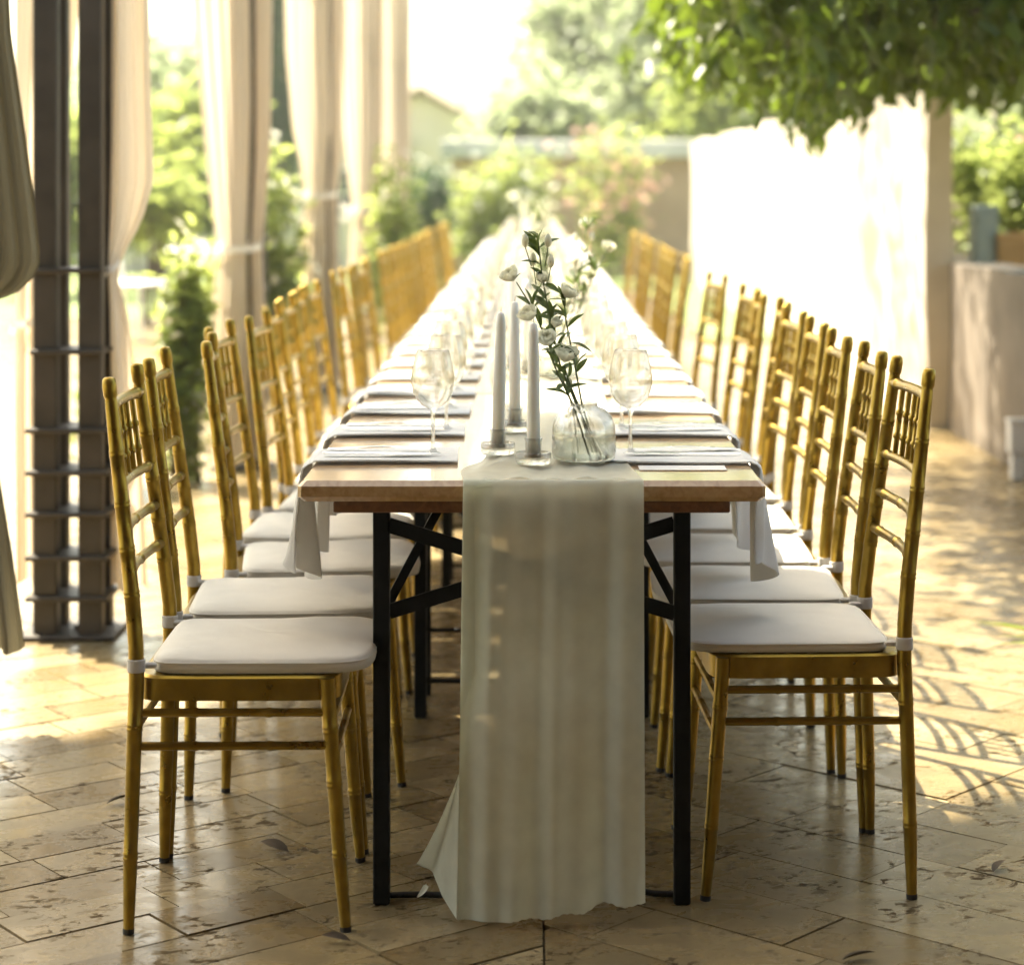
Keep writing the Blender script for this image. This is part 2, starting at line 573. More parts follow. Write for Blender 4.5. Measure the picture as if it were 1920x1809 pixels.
def leaf_arrays(P, length, width, down=0.0, up_n=0.6, jitter=0.35):
    """P (n,3) leaf base points. Folded leaf of two quads -> 6 verts."""
    n = len(P)
    L = length * (1 + jitter * rng.standard_normal(n).clip(-1.6, 1.6))
    W = width * (1 + jitter * rng.standard_normal(n).clip(-1.6, 1.6))
    d = rng.standard_normal((n, 3))
    d[:, 2] = d[:, 2] * 0.6 - down * 2.2
    d /= np.linalg.norm(d, axis=1, keepdims=True)
    nn = rng.standard_normal((n, 3))
    nn[:, 2] = np.abs(nn[:, 2]) + up_n
    s = np.cross(d, nn)
    s /= np.linalg.norm(s, axis=1, keepdims=True) + 1e-9
    u = np.cross(s, d)
    L, W = L[:, None], W[:, None]
    base = P
    tip = P + d * L - u * L * 0.12
    m1 = P + d * L * 0.30 + s * W * 0.5 + u * W * 0.12
    m2 = P + d * L * 0.68 + s * W * 0.42 + u * W * 0.10
    m3 = P + d * L * 0.30 - s * W * 0.5 + u * W * 0.12
    m4 = P + d * L * 0.68 - s * W * 0.42 + u * W * 0.10
    V = np.stack([base, m1, m2, tip, m4, m3], axis=1).reshape(-1, 3)
    k = np.arange(n)[:, None] * 6
    Q = np.concatenate([k + np.array([[0, 1, 2, 3]]), k + np.array([[0, 3, 4, 5]])], axis=0)
    return V, Q

def ellipsoid_points(n, c, r, shell=0.35, clump=0, clump_r=0.25, flat_bottom=None):
    """n points in an ellipsoid, denser to the outside, gathered in clumps"""
    if clump:
        k = rng.standard_normal((clump, 3))
        k /= np.linalg.norm(k, axis=1, keepdims=True)
        k *= (shell + (1 - shell) * rng.random((clump, 1))) ** 0.6
        idx = rng.integers(0, clump, n)
        q = rng.standard_normal((n, 3)) * clump_r * (0.6 + 0.8 * rng.random((clump, 1)))[idx] + k[idx]
    else:
        q = rng.standard_normal((n, 3))
        q /= np.linalg.norm(q, axis=1, keepdims=True)
        q *= (shell + (1 - shell) * rng.random((n, 1))) ** 0.5
    p = q * np.array(r) + np.array(c)
    if flat_bottom is not None:
        p[:, 2] = np.where(p[:, 2] < flat_bottom, flat_bottom + rng.random(len(p)) * 0.25, p[:, 2])
    return p
# ------------------------------------------------------------------ the setting: ground, terrace, lawn
def sheet(name, poly, z, m, parent=None):
    o = MB().add([(x, y, z) for x, y in poly], [tuple(range(len(poly)))]).obj(name, m, parent, smooth=False)
    return o

tag(sheet('ground', [(-900, -300), (900, -300), (900, 1200), (-900, 1200)], -0.06, 'earth'), kind='structure')
terrace = MB().box((-1.45, 11.25, -0.034), (7.2, 29.5, 0.04)).obj('terrace', 'grout', smooth=False)
tag(terrace, kind='structure')
tag(sheet('lawn', [(-60, 14.6), (-2.05, 14.6), (-2.05, 25.99), (9, 25.99), (9, 75), (-60, 75)], -0.004, 'grass'), kind='structure')
tag(sheet('grass_verge', [(1.40, 17.6), (2.01, 17.4), (2.01, 25.98), (1.30, 25.98)], 0.012, 'grass'), kind='structure')

def clip(poly, nx, ny, c):                       # keep nx*x + ny*y <= c
    out = []
    for i in range(len(poly)):
        p, q = poly[i], poly[(i + 1) % len(poly)]
        a, b = nx * p[0] + ny * p[1] - c, nx * q[0] + ny * q[1] - c
        if a <= 0:
            out.append(p)
        if (a < 0 < b) or (b < 0 < a):
            t = a / (a - b)
            out.append((p[0] + (q[0] - p[0]) * t, p[1] + (q[1] - p[1]) * t))
    return out

def area(poly):
    return abs(sum(poly[i][0] * poly[(i + 1) % len(poly)][1] - poly[(i + 1) % len(poly)][0] * poly[i][1] for i in range(len(poly)))) / 2

def paver_field(ang, lu, lv, planes, seed):
    rr = random.Random(seed)
    ca, sa = math.cos(ang), math.sin(ang)
    j = 0.0020
    out = []
    for r in range(-160, 240):
        v0 = r * lv
        u = -26.0 + rr.random() * lu
        while u < 34:
            w = lu * rr.choice((0.82, 1.0, 1.0, 1.15))
            x, y = ca * (u + w / 2) - sa * (v0 + lv / 2), sa * (u + w / 2) + ca * (v0 + lv / 2)
            D = y
            if 2.3 < D < 21 and -0.30 * D - 0.75 < x < 0.26 * D + 0.75 and x < 2.3:
                jj = [rr.uniform(0.4, 1.4) * j for _ in range(4)]
                poly = [(u + jj[0], v0 + jj[1]), (u + w - jj[2], v0 + jj[1]), (u + w - jj[2], v0 + lv - jj[3]), (u + jj[0], v0 + lv - jj[3])]
                poly = [(ca * a - sa * b, sa * a + ca * b) for a, b in poly]
                for pl in planes:
                    poly = clip(poly, *pl)
                    if len(poly) < 3:
                        break
                if len(poly) >= 3 and area(poly) > 0.0006:
                    out.append((poly, rr.uniform(-0.0012, 0.0012)))
            u += w
    return out

pavers = paver_field(R(38), 0.285, 0.135, [(1, 0, 0.018), (-1, 0, 5.0), (-0.0, 1, 20.5)], 3)
pavers += paver_field(R(-42), 0.36, 0.185, [(-1, 0, -0.022), (1, 0, 2.147), (0, 1, 20.5)], 4)
def in_view(poly):
    cx = sum(p[0] for p in poly) / len(poly)
    cy = sum(p[1] for p in poly) / len(poly)
    px = 997 + 4100 * cx / cy
    py = 345 + 4100 * CAM_Z / cy
    vis = -60 < px < 1980 and py < 1860
    return (area(poly) / cy ** 3) * (1.0 if vis else 0.02)
pavers.sort(key=lambda t: -in_view(t[0]))
NEAR = 290
for poly, dz in pavers[:NEAR]:
    cx = sum(p[0] for p in poly) / len(poly)
    cy = sum(p[1] for p in poly) / len(poly)
    MB().prism([(p[0] - cx, p[1] - cy) for p in poly], -0.016, dz).obj('paver', 'tile', terrace, smooth=False, loc=(cx, cy, 0))
mb = MB()
for poly, dz in pavers[NEAR:]:
    if poly[0][1] > 17.2 and poly[0][0] > 1.2:
        continue
    mb.prism(poly, -0.016, dz)
tag(mb.obj('far_pavers', 'tilestuff', terrace, smooth=False), kind='stuff')
# paving out of the camera's reach is one plain bed
tag(MB().box((-3.7, 9.0, -0.004), (2.3, 11.0, 0.004)).obj('side_paving', 'terrace', terrace, smooth=False), kind='stuff')

# ------------------------------------------------------------------ walls
def wall_mesh(name, m, x0, x1, y0, y1, z1, label, cat, seed, ny=60, nz=10, rag=0.0):
    """plastered wall with slightly uneven faces and top"""
    rr = np.random.default_rng(seed)
    prof = [(x0, -0.05)] + [(x0, -0.05 + (z1 + 0.05) * k / nz) for k in range(1, nz + 1)] + [(x1, z1), (x1, -0.05)]
    ph = rr.random(6) * 6.28
    def fn(u, v):
        i = min(int(round(u * (len(prof) - 1))), len(prof) - 1)
        x, z = prof[i]
        y = y0 + (y1 - y0) * v
        w = 0.006 * math.sin(y * 2.1 + ph[0] + z * 3) + 0.004 * math.sin(y * 5.3 + ph[1] - z * 5)
        zz = z + (rag * (math.sin(y * 1.7 + ph[2]) + 0.6 * math.sin(y * 4.4 + ph[3])) if z >= z1 - 1e-6 else 0)
        return (x + w, y, zz)
    mb = MB().grid(fn, len(prof), ny)
    n = len(prof)
    mb.f.append(tuple(range(n)))
    mb.f.append(tuple(range(n * (ny - 1) + n - 1, n * (ny - 1) - 1, -1)))
    return tag(mb.obj(name, m, angle=35), label, cat)

wall_mesh('garden_wall', 'plaster', 2.02, 2.152, 11.2, 27.6, 1.77, 'tall white plastered garden wall beside the right row of chairs, sunlit', 'wall', 1, rag=0.02)
wall_mesh('low_wall', 'concrete', 2.135, 2.42, -2.0, 11.195, 0.86, 'low beige concrete wall at the right edge, below the plants', 'wall', 2, rag=0.006)

# end wall of the garden with its pale coping
ew = thing('end_wall', 'brown rendered wall with pale grey coping behind the far end of the table', 'wall', (0, 30.2, 0))
MB().box((4.2, 0.15, 0.78), (10.6, 0.3, 1.66)).obj('wall_face', 'brownwall', ew, smooth=False)
MB().box((4.2, 0.15, 1.735), (10.9, 0.62, 0.25), bev=0.02).obj('coping', 'coping', ew, smooth=False)

# ------------------------------------------------------------------ pergola columns, beam, curtains
COLX = -1.283
COLY = [2.45, 6.13, 9.72, 13.4, 17.05, 20.7]
COLLARS = [0.112, 0.224, 0.344, 0.459, 0.576, 0.793, 1.017, 2.45]
def build_column():
    t = thing('pergola_column', '', 'column')
    for sx, sy in ((-1, -1), (1, -1), (1, 1), (-1, 1)):
        MB().box((sx * 0.0625, sy * 0.065, 1.64), (0.066, 0.052, 3.26), bev=0.006).obj('upright', 'column', t, angle=20)
    for z in COLLARS:
        MB().box((0, 0, z), (0.228 if z < 0.6 else 0.202, 0.215, 0.014), bev=0.003).obj('collar', 'column', t, angle=20)
    MB().box((0, 0, 0.008), (0.27, 0.25, 0.012), bev=0.003).obj('base_plate', 'column', t, angle=20)
    MB().tube([(0.012, -0.02, 0.014, 0.008), (0.012, -0.02, 0.026, 0.008)], 6).obj('bolt', 'column', t)
    return t
c0 = build_column()
ck = kids_of(c0)
col_labels = ['', 'brown built-up steel column with collar plates, nearest, left of the table',
              'brown column behind the second pair of curtains, beside the climbing rose',
              'third brown column along the left, behind tied curtains', 'fourth brown column along the left, mostly behind curtains',
              'farthest brown column on the left, behind the last curtains']
c0.location = (COLX, COLY[1], 0)
tag(c0, col_labels[1], 'column', 'pergola columns along the left')
for i in range(2, 6):
    dup(c0, ck, (COLX, COLY[i], 0), 0, col_labels[i])
tag(MB().box((COLX, 12.0, 3.36), (0.12, 22.0, 0.16), bev=0.01).obj('pergola_beam', 'column', angle=20), 'long brown beam carried by the columns, holding the curtains', 'beam')

def curtain_panel(rows, folds, amp, ph, name, parent, nu=64, nv=70, mname='curtain', seed=0, hem=0.0):
    """rows: (z, xc, half width, y, fold amplitude factor), from the top down; local to parent"""
    rr = np.random.default_rng(seed)
    zs = [r[0] for r in rows][::-1]
    cols = [[r[k] for r in rows][::-1] for k in range(1, 5)]
    a2 = rr.random(4) * 6.28
    def fn(u, v):
        z = rows[0][0] + (rows[-1][0] - rows[0][0]) * v
        xc, hw, yc, fa = (float(np.interp(z, zs, c)) for c in cols)
        w = 2 * u - 1
        f = math.sin(2 * math.pi * folds * u + ph + 0.5 * math.sin(2.2 * z + a2[0])) + 0.45 * math.sin(2 * math.pi * folds * 1.9 * u + a2[1] + 0.8 * z) \
            + 0.2 * math.sin(2 * math.pi * folds * 4.3 * u + a2[2])
        g = 0.30 * math.cos(2 * math.pi * folds * u + ph)
        x = xc + hw * w + g * hw / folds * 0.5
        y = yc + amp * fa * f + 0.02 * (w * w)
        return (x, y, z + hem * math.sin(9 * u + a2[3]) * (v > 0.985))
    mb = MB().grid(fn, nu, nv)
    return mb.obj(name, mname, parent, angle=180)

def tie_band(z, xc, rx, ry, y, parent, knot=True, side=-1, h=0.03):
    mb = MB()
    def fn(u, v):
        a = 2 * math.pi * u
        s = 1 + 0.06 * math.sin(5 * a)
        return (xc + rx * s * math.cos(a), y + ry * s * math.sin(a), z + h * (v - 0.5) + 0.008 * math.sin(2 * a) + 0.02 * math.cos(a))
    mb.grid(fn, 28, 4, closed_u=True)
    t = mb.obj('tieback', 'tie', parent, angle=180)
    if knot:
        kx = xc + side * rx * 1.05
        def bow(dx, dz, w):
            def f2(u, v):
                a = (v - 0.5) * w
                return (kx + dx * u, y - ry * 0.9 - 0.02 * math.sin(3 * u) - 0.01 * v, z + dz * u + a * (0.5 + u) + 0.012 * math.sin(6 * u))
            return f2
        b = MB()
        b.grid(bow(side * 0.075, 0.055, 0.035), 9, 4)
        b.grid(bow(side * 0.055, -0.075, 0.03), 9, 4)
        b.grid(bow(-side * 0.05, 0.03, 0.03), 9, 4)
        b.obj('bow', 'tie', t, angle=180)
    return t

def curtain_pair(i, y, label, k=1.0, seed=0, tie_z=0.97, gap=True):
    """bundle of cream curtain tied to column i"""
    t = thing('curtain', label, 'curtain', (COLX, y, 0), 0, 'cream curtains tied to the columns')
    curtain_panel([(3.27, -0.085, 0.15, -0.15, 1), (2.05, -0.080, 0.128, -0.15, 1), (1.6, -0.058, 0.112, -0.15, 0.9), (tie_z + 0.25, -0.045, 0.088, -0.15, 0.7),
                   (tie_z, -0.032, 0.064, -0.15, 0.5), (tie_z - 0.2, -0.040, 0.078, -0.15, 0.8), (0.5, -0.042, 0.088, -0.15, 1.0), (0.03, -0.045, 0.10, -0.15, 1.1)],
                  4.6, 0.014 * k, seed, 'curtain_panel', t, seed=seed, hem=0.01)
    curtain_panel([(3.27, 0.11, 0.042, -0.13, 1), (2.05, 0.104, 0.036, -0.13, 1), (1.4, 0.100, 0.032, -0.13, 1), (tie_z, 0.072, 0.024, -0.13, 0.8),
                   (0.6, 0.085, 0.028, -0.13, 1.0), (0.05, 0.095, 0.032, -0.13, 1.0)],
                  2.6, 0.012 * k, seed + 2, 'curtain_panel', t, seed=seed + 7, hem=0.01)
    tie_band(tie_z, -0.005, 0.105, 0.05, -0.14, t, side=-1)
    return t
curtain_pair(2, COLY[2], 'cream curtain with white bow tied to the second column from the camera', seed=1)
curtain_pair(3, COLY[3], 'cream curtain tied to the third column from the camera', seed=2, tie_z=1.18)
curtain_pair(4, COLY[4], 'cream curtain tied to the fourth column, next to the farthest one', seed=3, tie_z=1.05)
curtain_pair(5, COLY[5], 'pale curtain on the farthest column, nearest the end wall', seed=4, tie_z=1.0)

# nearest column: a swept panel on each side
t = thing('curtain', 'tan curtain gathered to the right side of the nearest column', 'curtain', (COLX, COLY[1], 0), 0, 'cream curtains tied to the columns')
curtain_panel([(3.27, 0.155, 0.065, 0.02, 1), (1.9, 0.150, 0.056, 0.02, 1), (1.45, 0.155, 0.063, 0.02, 0.9), (1.27, 0.158, 0.068, 0.015, 0.8),
               (1.15, 0.140, 0.050, 0.01, 0.6), (1.05, 0.112, 0.022, 0.0, 0.35), (1.0, 0.105, 0.014, 0.0, 0.3), (0.9, 0.12, 0.028, 0.01, 0.6), (0.6, 0.138, 0.045, 0.02, 0.9), (0.12, 0.148, 0.056, 0.02, 1)],
              1.6, 0.018, 0.4, 'curtain_panel', t, seed=21, hem=0.008)
tie_band(1.017, 0.095, 0.03, 0.03, 0.0, t, knot=False, h=0.02)
t = thing('curtain', 'tan curtain hanging straight down the left side of the nearest column', 'curtain', (COLX, COLY[1], 0), 0, 'cream curtains tied to the columns')
curtain_panel([(3.27, -0.095, 0.125, 0.13, 1), (1.9, -0.10, 0.105, 0.13, 1), (1.5, -0.125, 0.08, 0.13, 0.9), (1.1, -0.15, 0.055, 0.13, 0.7), (0.95, -0.155, 0.046, 0.12, 0.6),
               (0.6, -0.155, 0.05, 0.12, 0.8), (0.12, -0.148, 0.052, 0.12, 0.9)],
              2.2, 0.02, 1.4, 'curtain_panel', t, seed=22, hem=0.01)
tie_band(0.86, -0.155, 0.055, 0.035, 0.12, t, knot=False, h=0.02)
# left border curtain swept up into a pouch, shade put into its colour
t = thing('curtain', 'curtain with its shade coloured grey olive at the left edge, swept into a hanging pouch', 'curtain', (-1.30, 5.0, 0), 0, 'cream curtains tied to the columns')
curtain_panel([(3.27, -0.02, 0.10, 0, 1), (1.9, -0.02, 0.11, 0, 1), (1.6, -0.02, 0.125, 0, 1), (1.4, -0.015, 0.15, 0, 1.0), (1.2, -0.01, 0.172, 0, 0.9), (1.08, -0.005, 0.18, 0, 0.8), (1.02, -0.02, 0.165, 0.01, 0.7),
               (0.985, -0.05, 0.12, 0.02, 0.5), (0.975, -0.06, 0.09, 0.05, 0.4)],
              8.3, 0.011, 0.3, 'curtain_panel', t, nu=160, mname='curtainshade', seed=23, hem=0.0)
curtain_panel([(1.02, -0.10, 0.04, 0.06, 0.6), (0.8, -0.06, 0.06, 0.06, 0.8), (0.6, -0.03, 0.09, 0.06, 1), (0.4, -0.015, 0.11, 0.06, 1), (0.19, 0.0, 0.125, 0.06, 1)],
              5.2, 0.016, 1.7, 'curtain_tail', t, nu=110, mname='curtainshade', seed=24, hem=0.02)
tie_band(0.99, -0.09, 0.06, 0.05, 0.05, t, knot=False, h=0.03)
# ------------------------------------------------------------------ tables
TX = 0.0
FRONT = 3.73
TLEN = 1.56
TW = 0.80
NT = 11
def build_table():
    t = thing('banquet_table', '', 'table', (TX, FRONT, 0))
    MB().box((0, TLEN / 2, 0.732), (TW, TLEN - 0.003, 0.036), bev=0.009).obj('table_top', 'tabletop', t, angle=25)
    for y in (0.028, TLEN - 0.028):
        MB().box((0, y, 0.7035), (0.68, 0.022, 0.020), bev=0.002).obj('batten', 'apron', t, smooth=False)
    for s in (-1, 1):
        MB().box((s * 0.30, TLEN / 2, 0.7025), (0.024, TLEN - 0.08, 0.018), bev=0.002).obj('side_rail', 'apron', t, smooth=False)
    for y, near in ((0.095, True), (TLEN - 0.13, False)):
        for s in (-1, 1):
            MB().box((s * 0.2625, y, 0.3465), (0.029, 0.029, 0.693), bev=0.003).obj('leg', 'black', t, angle=20)
        MB().bar((-0.25, y - 0.008, 0.662), (0.25, y - 0.008, 0.508), 0.026, 0.006).obj('cross_brace', 'black', t, smooth=False)
        MB().bar((-0.25, y + 0.008, 0.508), (0.25, y + 0.008, 0.662), 0.026, 0.006).obj('cross_brace', 'black', t, smooth=False)
        for z, r in ((0.205, 0.005), (0.085, 0.006)):
            if not near:
                MB().tube([(-0.25, y, z, r), (0.25, y, z, r)], 6).obj('tie_rod', 'black', t)
        d = 1 if near else -1
        for s in (-1, 1):
            MB().bar((s * 0.2625, y + d * 0.02, 0.50), (s * 0.15, y + d * 0.34, 0.690), 0.016, 0.016).obj('folding_stay', 'black', t, smooth=False)
    return t
tb = build_table()
tk = kids_of(tb)
tag(tb, 'wooden folding banquet table with black legs, nearest the camera', 'table', 'banquet tables joined in one long row')
for i in range(1, NT):
    lab = ('farthest wooden banquet table, at the end of the long row' if i == NT - 1 else
           'wooden folding banquet table, %s from the near end of the row' % ordinal(i + 1))
    dup(tb, tk, (TX, FRONT + i * TLEN, 0), 0, lab)
TEND = FRONT + NT * TLEN

# ------------------------------------------------------------------ chairs
def nodes_path(key, nodes, bumpr=0.0009):
    """key: (z, x, y, r) sorted; returns dense (x,y,z,r) with small bamboo rings at the node heights"""
    z = np.array([k[0] for k in key])
    def at(q):
        return [float(np.interp(q, z, [k[j] for k in key])) for j in (1, 2, 3)]
    zs = sorted(set([k[0] for k in key] + list(np.linspace(z[0], z[-1], 10))))
    pts = []
    for q in zs:
        if any(abs(q - n) < 0.008 for n in nodes):
            continue
        x, y, r = at(q)
        pts.append((q, x, y, r))
    for nd in nodes:
        for off, b in ((-0.007, 0), (-0.005, bumpr), (-0.002, bumpr), (0, 0), (0.002, bumpr), (0.005, bumpr), (0.007, 0)):
            x, y, r = at(nd + off)
            pts.append((nd + off, x, y, r + b))
    pts.sort()
    return [(x, y, q, r) for q, x, y, r in pts]

REAR = [(0.0, 0.182, 0.195, 0.0090), (0.10, 0.180, 0.193, 0.0118), (0.28, 0.175, 0.190, 0.0128), (0.42, 0.170, 0.187, 0.0133), (0.48, 0.171, 0.186, 0.0133),
        (0.56, 0.179, 0.177, 0.0132), (0.68, 0.194, 0.166, 0.0130), (0.80, 0.209, 0.154, 0.0122), (0.888, 0.220, 0.1455, 0.0108), (0.892, 0.2205, 0.145, 0.0100),
        (0.897, 0.221, 0.1447, 0.0122), (0.915, 0.2235, 0.143, 0.0124), (0.925, 0.2248, 0.142, 0.0108), (0.928, 0.225, 0.142, 0.006)]
def rear_x(z):
    return float(np.interp(z, [k[0] for k in REAR], [k[1] for k in REAR]))
def rear_y(z):
    return float(np.interp(z, [k[0] for k in REAR], [k[2] for k in REAR]))

def rod(a, b, r, nodes=(), n=8, bow=0.0, bumpr=0.0016, seg=8):
    a, b = Vector(a), Vector(b)
    pts = []
    ts = sorted(set(list(np.linspace(0, 1, seg))))
    L = (b - a).length
    samp = [(t, 0) for t in ts if all(abs(t - q) * L > 0.012 for q in nodes)]
    for q in nodes:
        for off, bb in ((-0.006, 0), (-0.003, bumpr), (0.003, bumpr), (0.006, 0)):
            samp.append((q + off / L, bb))
    for t, bb in sorted(samp):
        p = a.lerp(b, t)
        pts.append((p.x + bow * 4 * t * (1 - t), p.y, p.z, r + bb))
    return MB().tube(pts, n)

def cushion(puff, seed, wr):
    rr = np.random.default_rng(seed)
    ph = rr.random(8) * 6.28
    x0, x1, hy = -0.226, 0.150, 0.186
    def outline(a):
        # rounded square, the front (table side) corners rounder
        ca, sa = math.cos(a), math.sin(a)
        e = 0.36 if ca < 0 else 0.22
        s = lambda q: math.copysign(abs(q) ** e, q)
        cx = (x0 + x1) / 2
        return cx + s(ca) * (x1 - x0) / 2, s(sa) * hy
    rings = [(0.0, 0.0), (0.6, 0.0), (0.95, 0.0), (0.99, 0.002), (1.0, 0.008), (0.996, 0.014), (0.982, 0.018), (0.94, 0.0205), (0.82, 0.0245), (0.55, 0.029), (0.28, 0.030), (0.0, 0.030)]
    cx = (x0 + x1) / 2
    def fn(u, v):
        i = int(round(v * (len(rings) - 1)))
        k, h = rings[i]
        ox, oy = outline(2 * math.pi * u)
        x, y = cx + (ox - cx) * k, oy * k
        top = h / 0.030
        z = 0.4305 + h * puff
        w = wr * top * (math.sin(46 * y + 9 * math.sin(7 * x + ph[4]) + ph[0]) * 0.5 + math.sin(21 * x - 31 * y + ph[1]) * 0.5 + 0.5 * math.sin(70 * y + 14 * x + ph[2]))
        sag = 0.007 * puff * top * ((x / 0.2) ** 2 * 0.8 + (y / 0.2) ** 2 * 0.2)
        edge = wr * 0.8 * math.sin(26 * math.pi * u + ph[3]) * (1 if 3 <= i <= 6 else 0)
        return (x + edge * 0.3, y + edge * 0.3, z + w + (sag if puff > 0.95 else 0))
    return MB().grid(fn, 72, len(rings), closed_u=True)

def build_chair(name, puff, wr, seed):
    t = thing(name, '', 'chair')
    for s in (-1, 1):
        key = [(k[0], k[1], s * k[2], k[3]) for k in REAR]
        p = MB().tube(nodes_path(key, [0.13, 0.345, 0.565, 0.640, 0.715, 0.80]), 12).obj('back_post', 'gold', t, angle=60)
        MB().tube([(0.1822, s * 0.1952, 0.0, 0.0096), (0.1818, s * 0.1948, 0.009, 0.0099)], 10).obj('foot_cap', 'rubber', p)
        fk = [(0.0, -0.182, s * 0.190, 0.0090), (0.10, -0.173, s * 0.189, 0.0118), (0.24, -0.163, s * 0.187, 0.0128), (0.40, -0.151, s * 0.185, 0.0132), (0.425, -0.150, s * 0.185, 0.0132)]
        p = MB().tube(nodes_path(fk, [0.13, 0.25, 0.34]), 12).obj('front_leg', 'gold', t, angle=60)
        MB().tube([(-0.1822, s * 0.1902, 0.0, 0.0096), (-0.1814, s * 0.1898, 0.009, 0.0099)], 10).obj('foot_cap', 'rubber', p)
        for z in (0.368, 0.312):
            fx = float(np.interp(z, [k[0] for k in fk], [k[1] for k in fk]))
            rod((rear_x(z) - 0.008, s * (rear_y(z) - 0.002), z), (fx + 0.008, s * 0.187, z), 0.0074, (0.3, 0.7), bumpr=0.001).obj('side_stretcher', 'gold', t)
        # cushion strap looped round the post
        z = 0.448
        st = MB().lathe([(0.0138, -0.011), (0.0150, -0.010), (0.0153, -0.003), (0.0148, 0.002), (0.0153, 0.007), (0.0150, 0.010), (0.0138, 0.011)], 14, (rear_x(z), s * rear_y(z), z))
        st.box((rear_x(z) - 0.020, s * (rear_y(z) - 0.008), z - 0.002), (0.026, 0.010, 0.010), bev=0.003)
        st.obj('cushion_strap', 'strap', t)
    for z in (0.345, 0.285):
        fx = float(np.interp(z, [0, 0.1, 0.24, 0.4], [-0.182, -0.173, -0.163, -0.151]))
        rod((fx, -0.18, z), (fx, 0.18, z), 0.0074, (0.3, 0.7), bumpr=0.001).obj('front_stretcher', 'gold', t)
    rod((rear_x(0.34), -0.18, 0.34), (rear_x(0.34), 0.18, 0.34), 0.0074, (0.3, 0.7), bumpr=0.001).obj('rear_stretcher', 'gold', t)
    # seat board with rounded corners
    def so(a):
        ca, sa = math.cos(a), math.sin(a)
        f = lambda q: math.copysign(abs(q) ** 0.22, q)
        return (-0.002 + 0.172 * f(ca), 0.190 * f(sa))
    MB().prism([so(2 * math.pi * k / 32) for k in range(32)], 0.388, 0.4295, 0.004, 0.004).obj('seat_frame', 'gold', t, angle=30)
    zr = [0.595, 0.666, 0.740, 0.876]
    for i, z in enumerate(zr):
        y = rear_y(z) - 0.004
        rod((rear_x(z), -y, z), (rear_x(z), y, z), 0.0088 if i != 3 else 0.0098, (0.12, 0.5, 0.88) if i < 2 else (0.08, 0.92), bow=0.012, n=10).obj('back_rail', 'gold', t)
    for k in range(5):
        u = -0.092 + 0.046 * k
        tt = (u + rear_y(0.8)) / (2 * rear_y(0.8))
        bw = 0.012 * 4 * tt * (1 - tt)
        rod((rear_x(0.745) + bw, u, 0.745), (rear_x(0.872) + bw, u, 0.872), 0.0052, (0.28, 0.62), bumpr=0.0026, n=8, seg=5).obj('spindle', 'gold', t)
    cu = cushion(puff, seed, wr).obj('cushion', 'cushion', t, angle=180)
    pp = []
    for k in range(49):
        a = 2 * math.pi * k / 48
        ca, sa = math.cos(a), math.sin(a)
        e = 0.36 if ca < 0 else 0.22
        f = lambda q: math.copysign(abs(q) ** e, q)
        pp.append((-0.038 + f(ca) * 0.1868, f(sa) * 0.1846, 0.4305 + 0.0165 * puff, 0.0021))
    MB().tube(pp, 6, caps=False).obj('piping', 'cushion', cu, angle=180)
    return t

LEFT_X, RIGHT_X = -0.497, 0.480
left_y = [3.665 + 0.415 * 0, 4.075, 4.515, 4.95, 5.38, 5.80, 6.23, 6.66, 7.09]
left_y = [3.865, 4.285, 4.735, 5.165, 5.59, 6.02, 6.45, 6.88, 7.31] + [8.33, 8.77, 9.21, 9.66] + [10.72 + 0.437 * k for k in range(19)]
right_y = [4.035, 4.445, 4.865, 5.32, 5.80, 6.24, 6.68, 7.10] + [8.10] + [9.70 + 0.437 * k for k in range(14)]
def chair_label(side, i, n):
    base = 'gold bamboo-style chair with white cushion, '
    if i == 0:
        return base + ('nearest on the left of the table' if side < 0 else 'nearest on the right of the table')
    if side > 0 and i == 8:
        return base + 'standing alone between two groups of the right row'
    if i == n - 1:
        return base + ('last at the far end of the %s row' % ('left' if side < 0 else 'right'))
    return base + '%s from the near end of the %s row' % (ordinal(i + 1), 'left' if side < 0 else 'right')
chl = build_chair('banquet_chair', 1.15, 0.0022, 5)
chr_ = build_chair('banquet_chair', 0.95, 0.0010, 9)
kl, kr = kids_of(chl), kids_of(chr_)
rj = random.Random(8)
for side, ys, proto, kids, x0, grp in ((-1, left_y, chl, kl, LEFT_X, 'gold chairs along the left side of the table'), (1, right_y, chr_, kr, RIGHT_X, 'gold chairs along the right side of the table')):
    for i, y in enumerate(ys):
        lab = chair_label(side, i, len(ys))
        dx = rj.uniform(-0.02, 0.02) if i else 0
        rz = (math.pi if side < 0 else 0) + R(rj.uniform(-3.6, 3.6) if i else (0.8 if side < 0 else 2.0))
        if side > 0 and i == 8:
            rz += R(5)
        if side < 0 and i == 2:          # pushed in a little at its near side
            rz, dx = math.pi + R(6), 0.025
        if i == 0:
            proto.location = (x0, y, 0.0005)
            proto.rotation_euler = (0, 0, rz)
            tag(proto, lab, 'chair', grp)
        else:
            dup(proto, kids, (x0 + dx, y, 0.0005), rz, lab, grp)

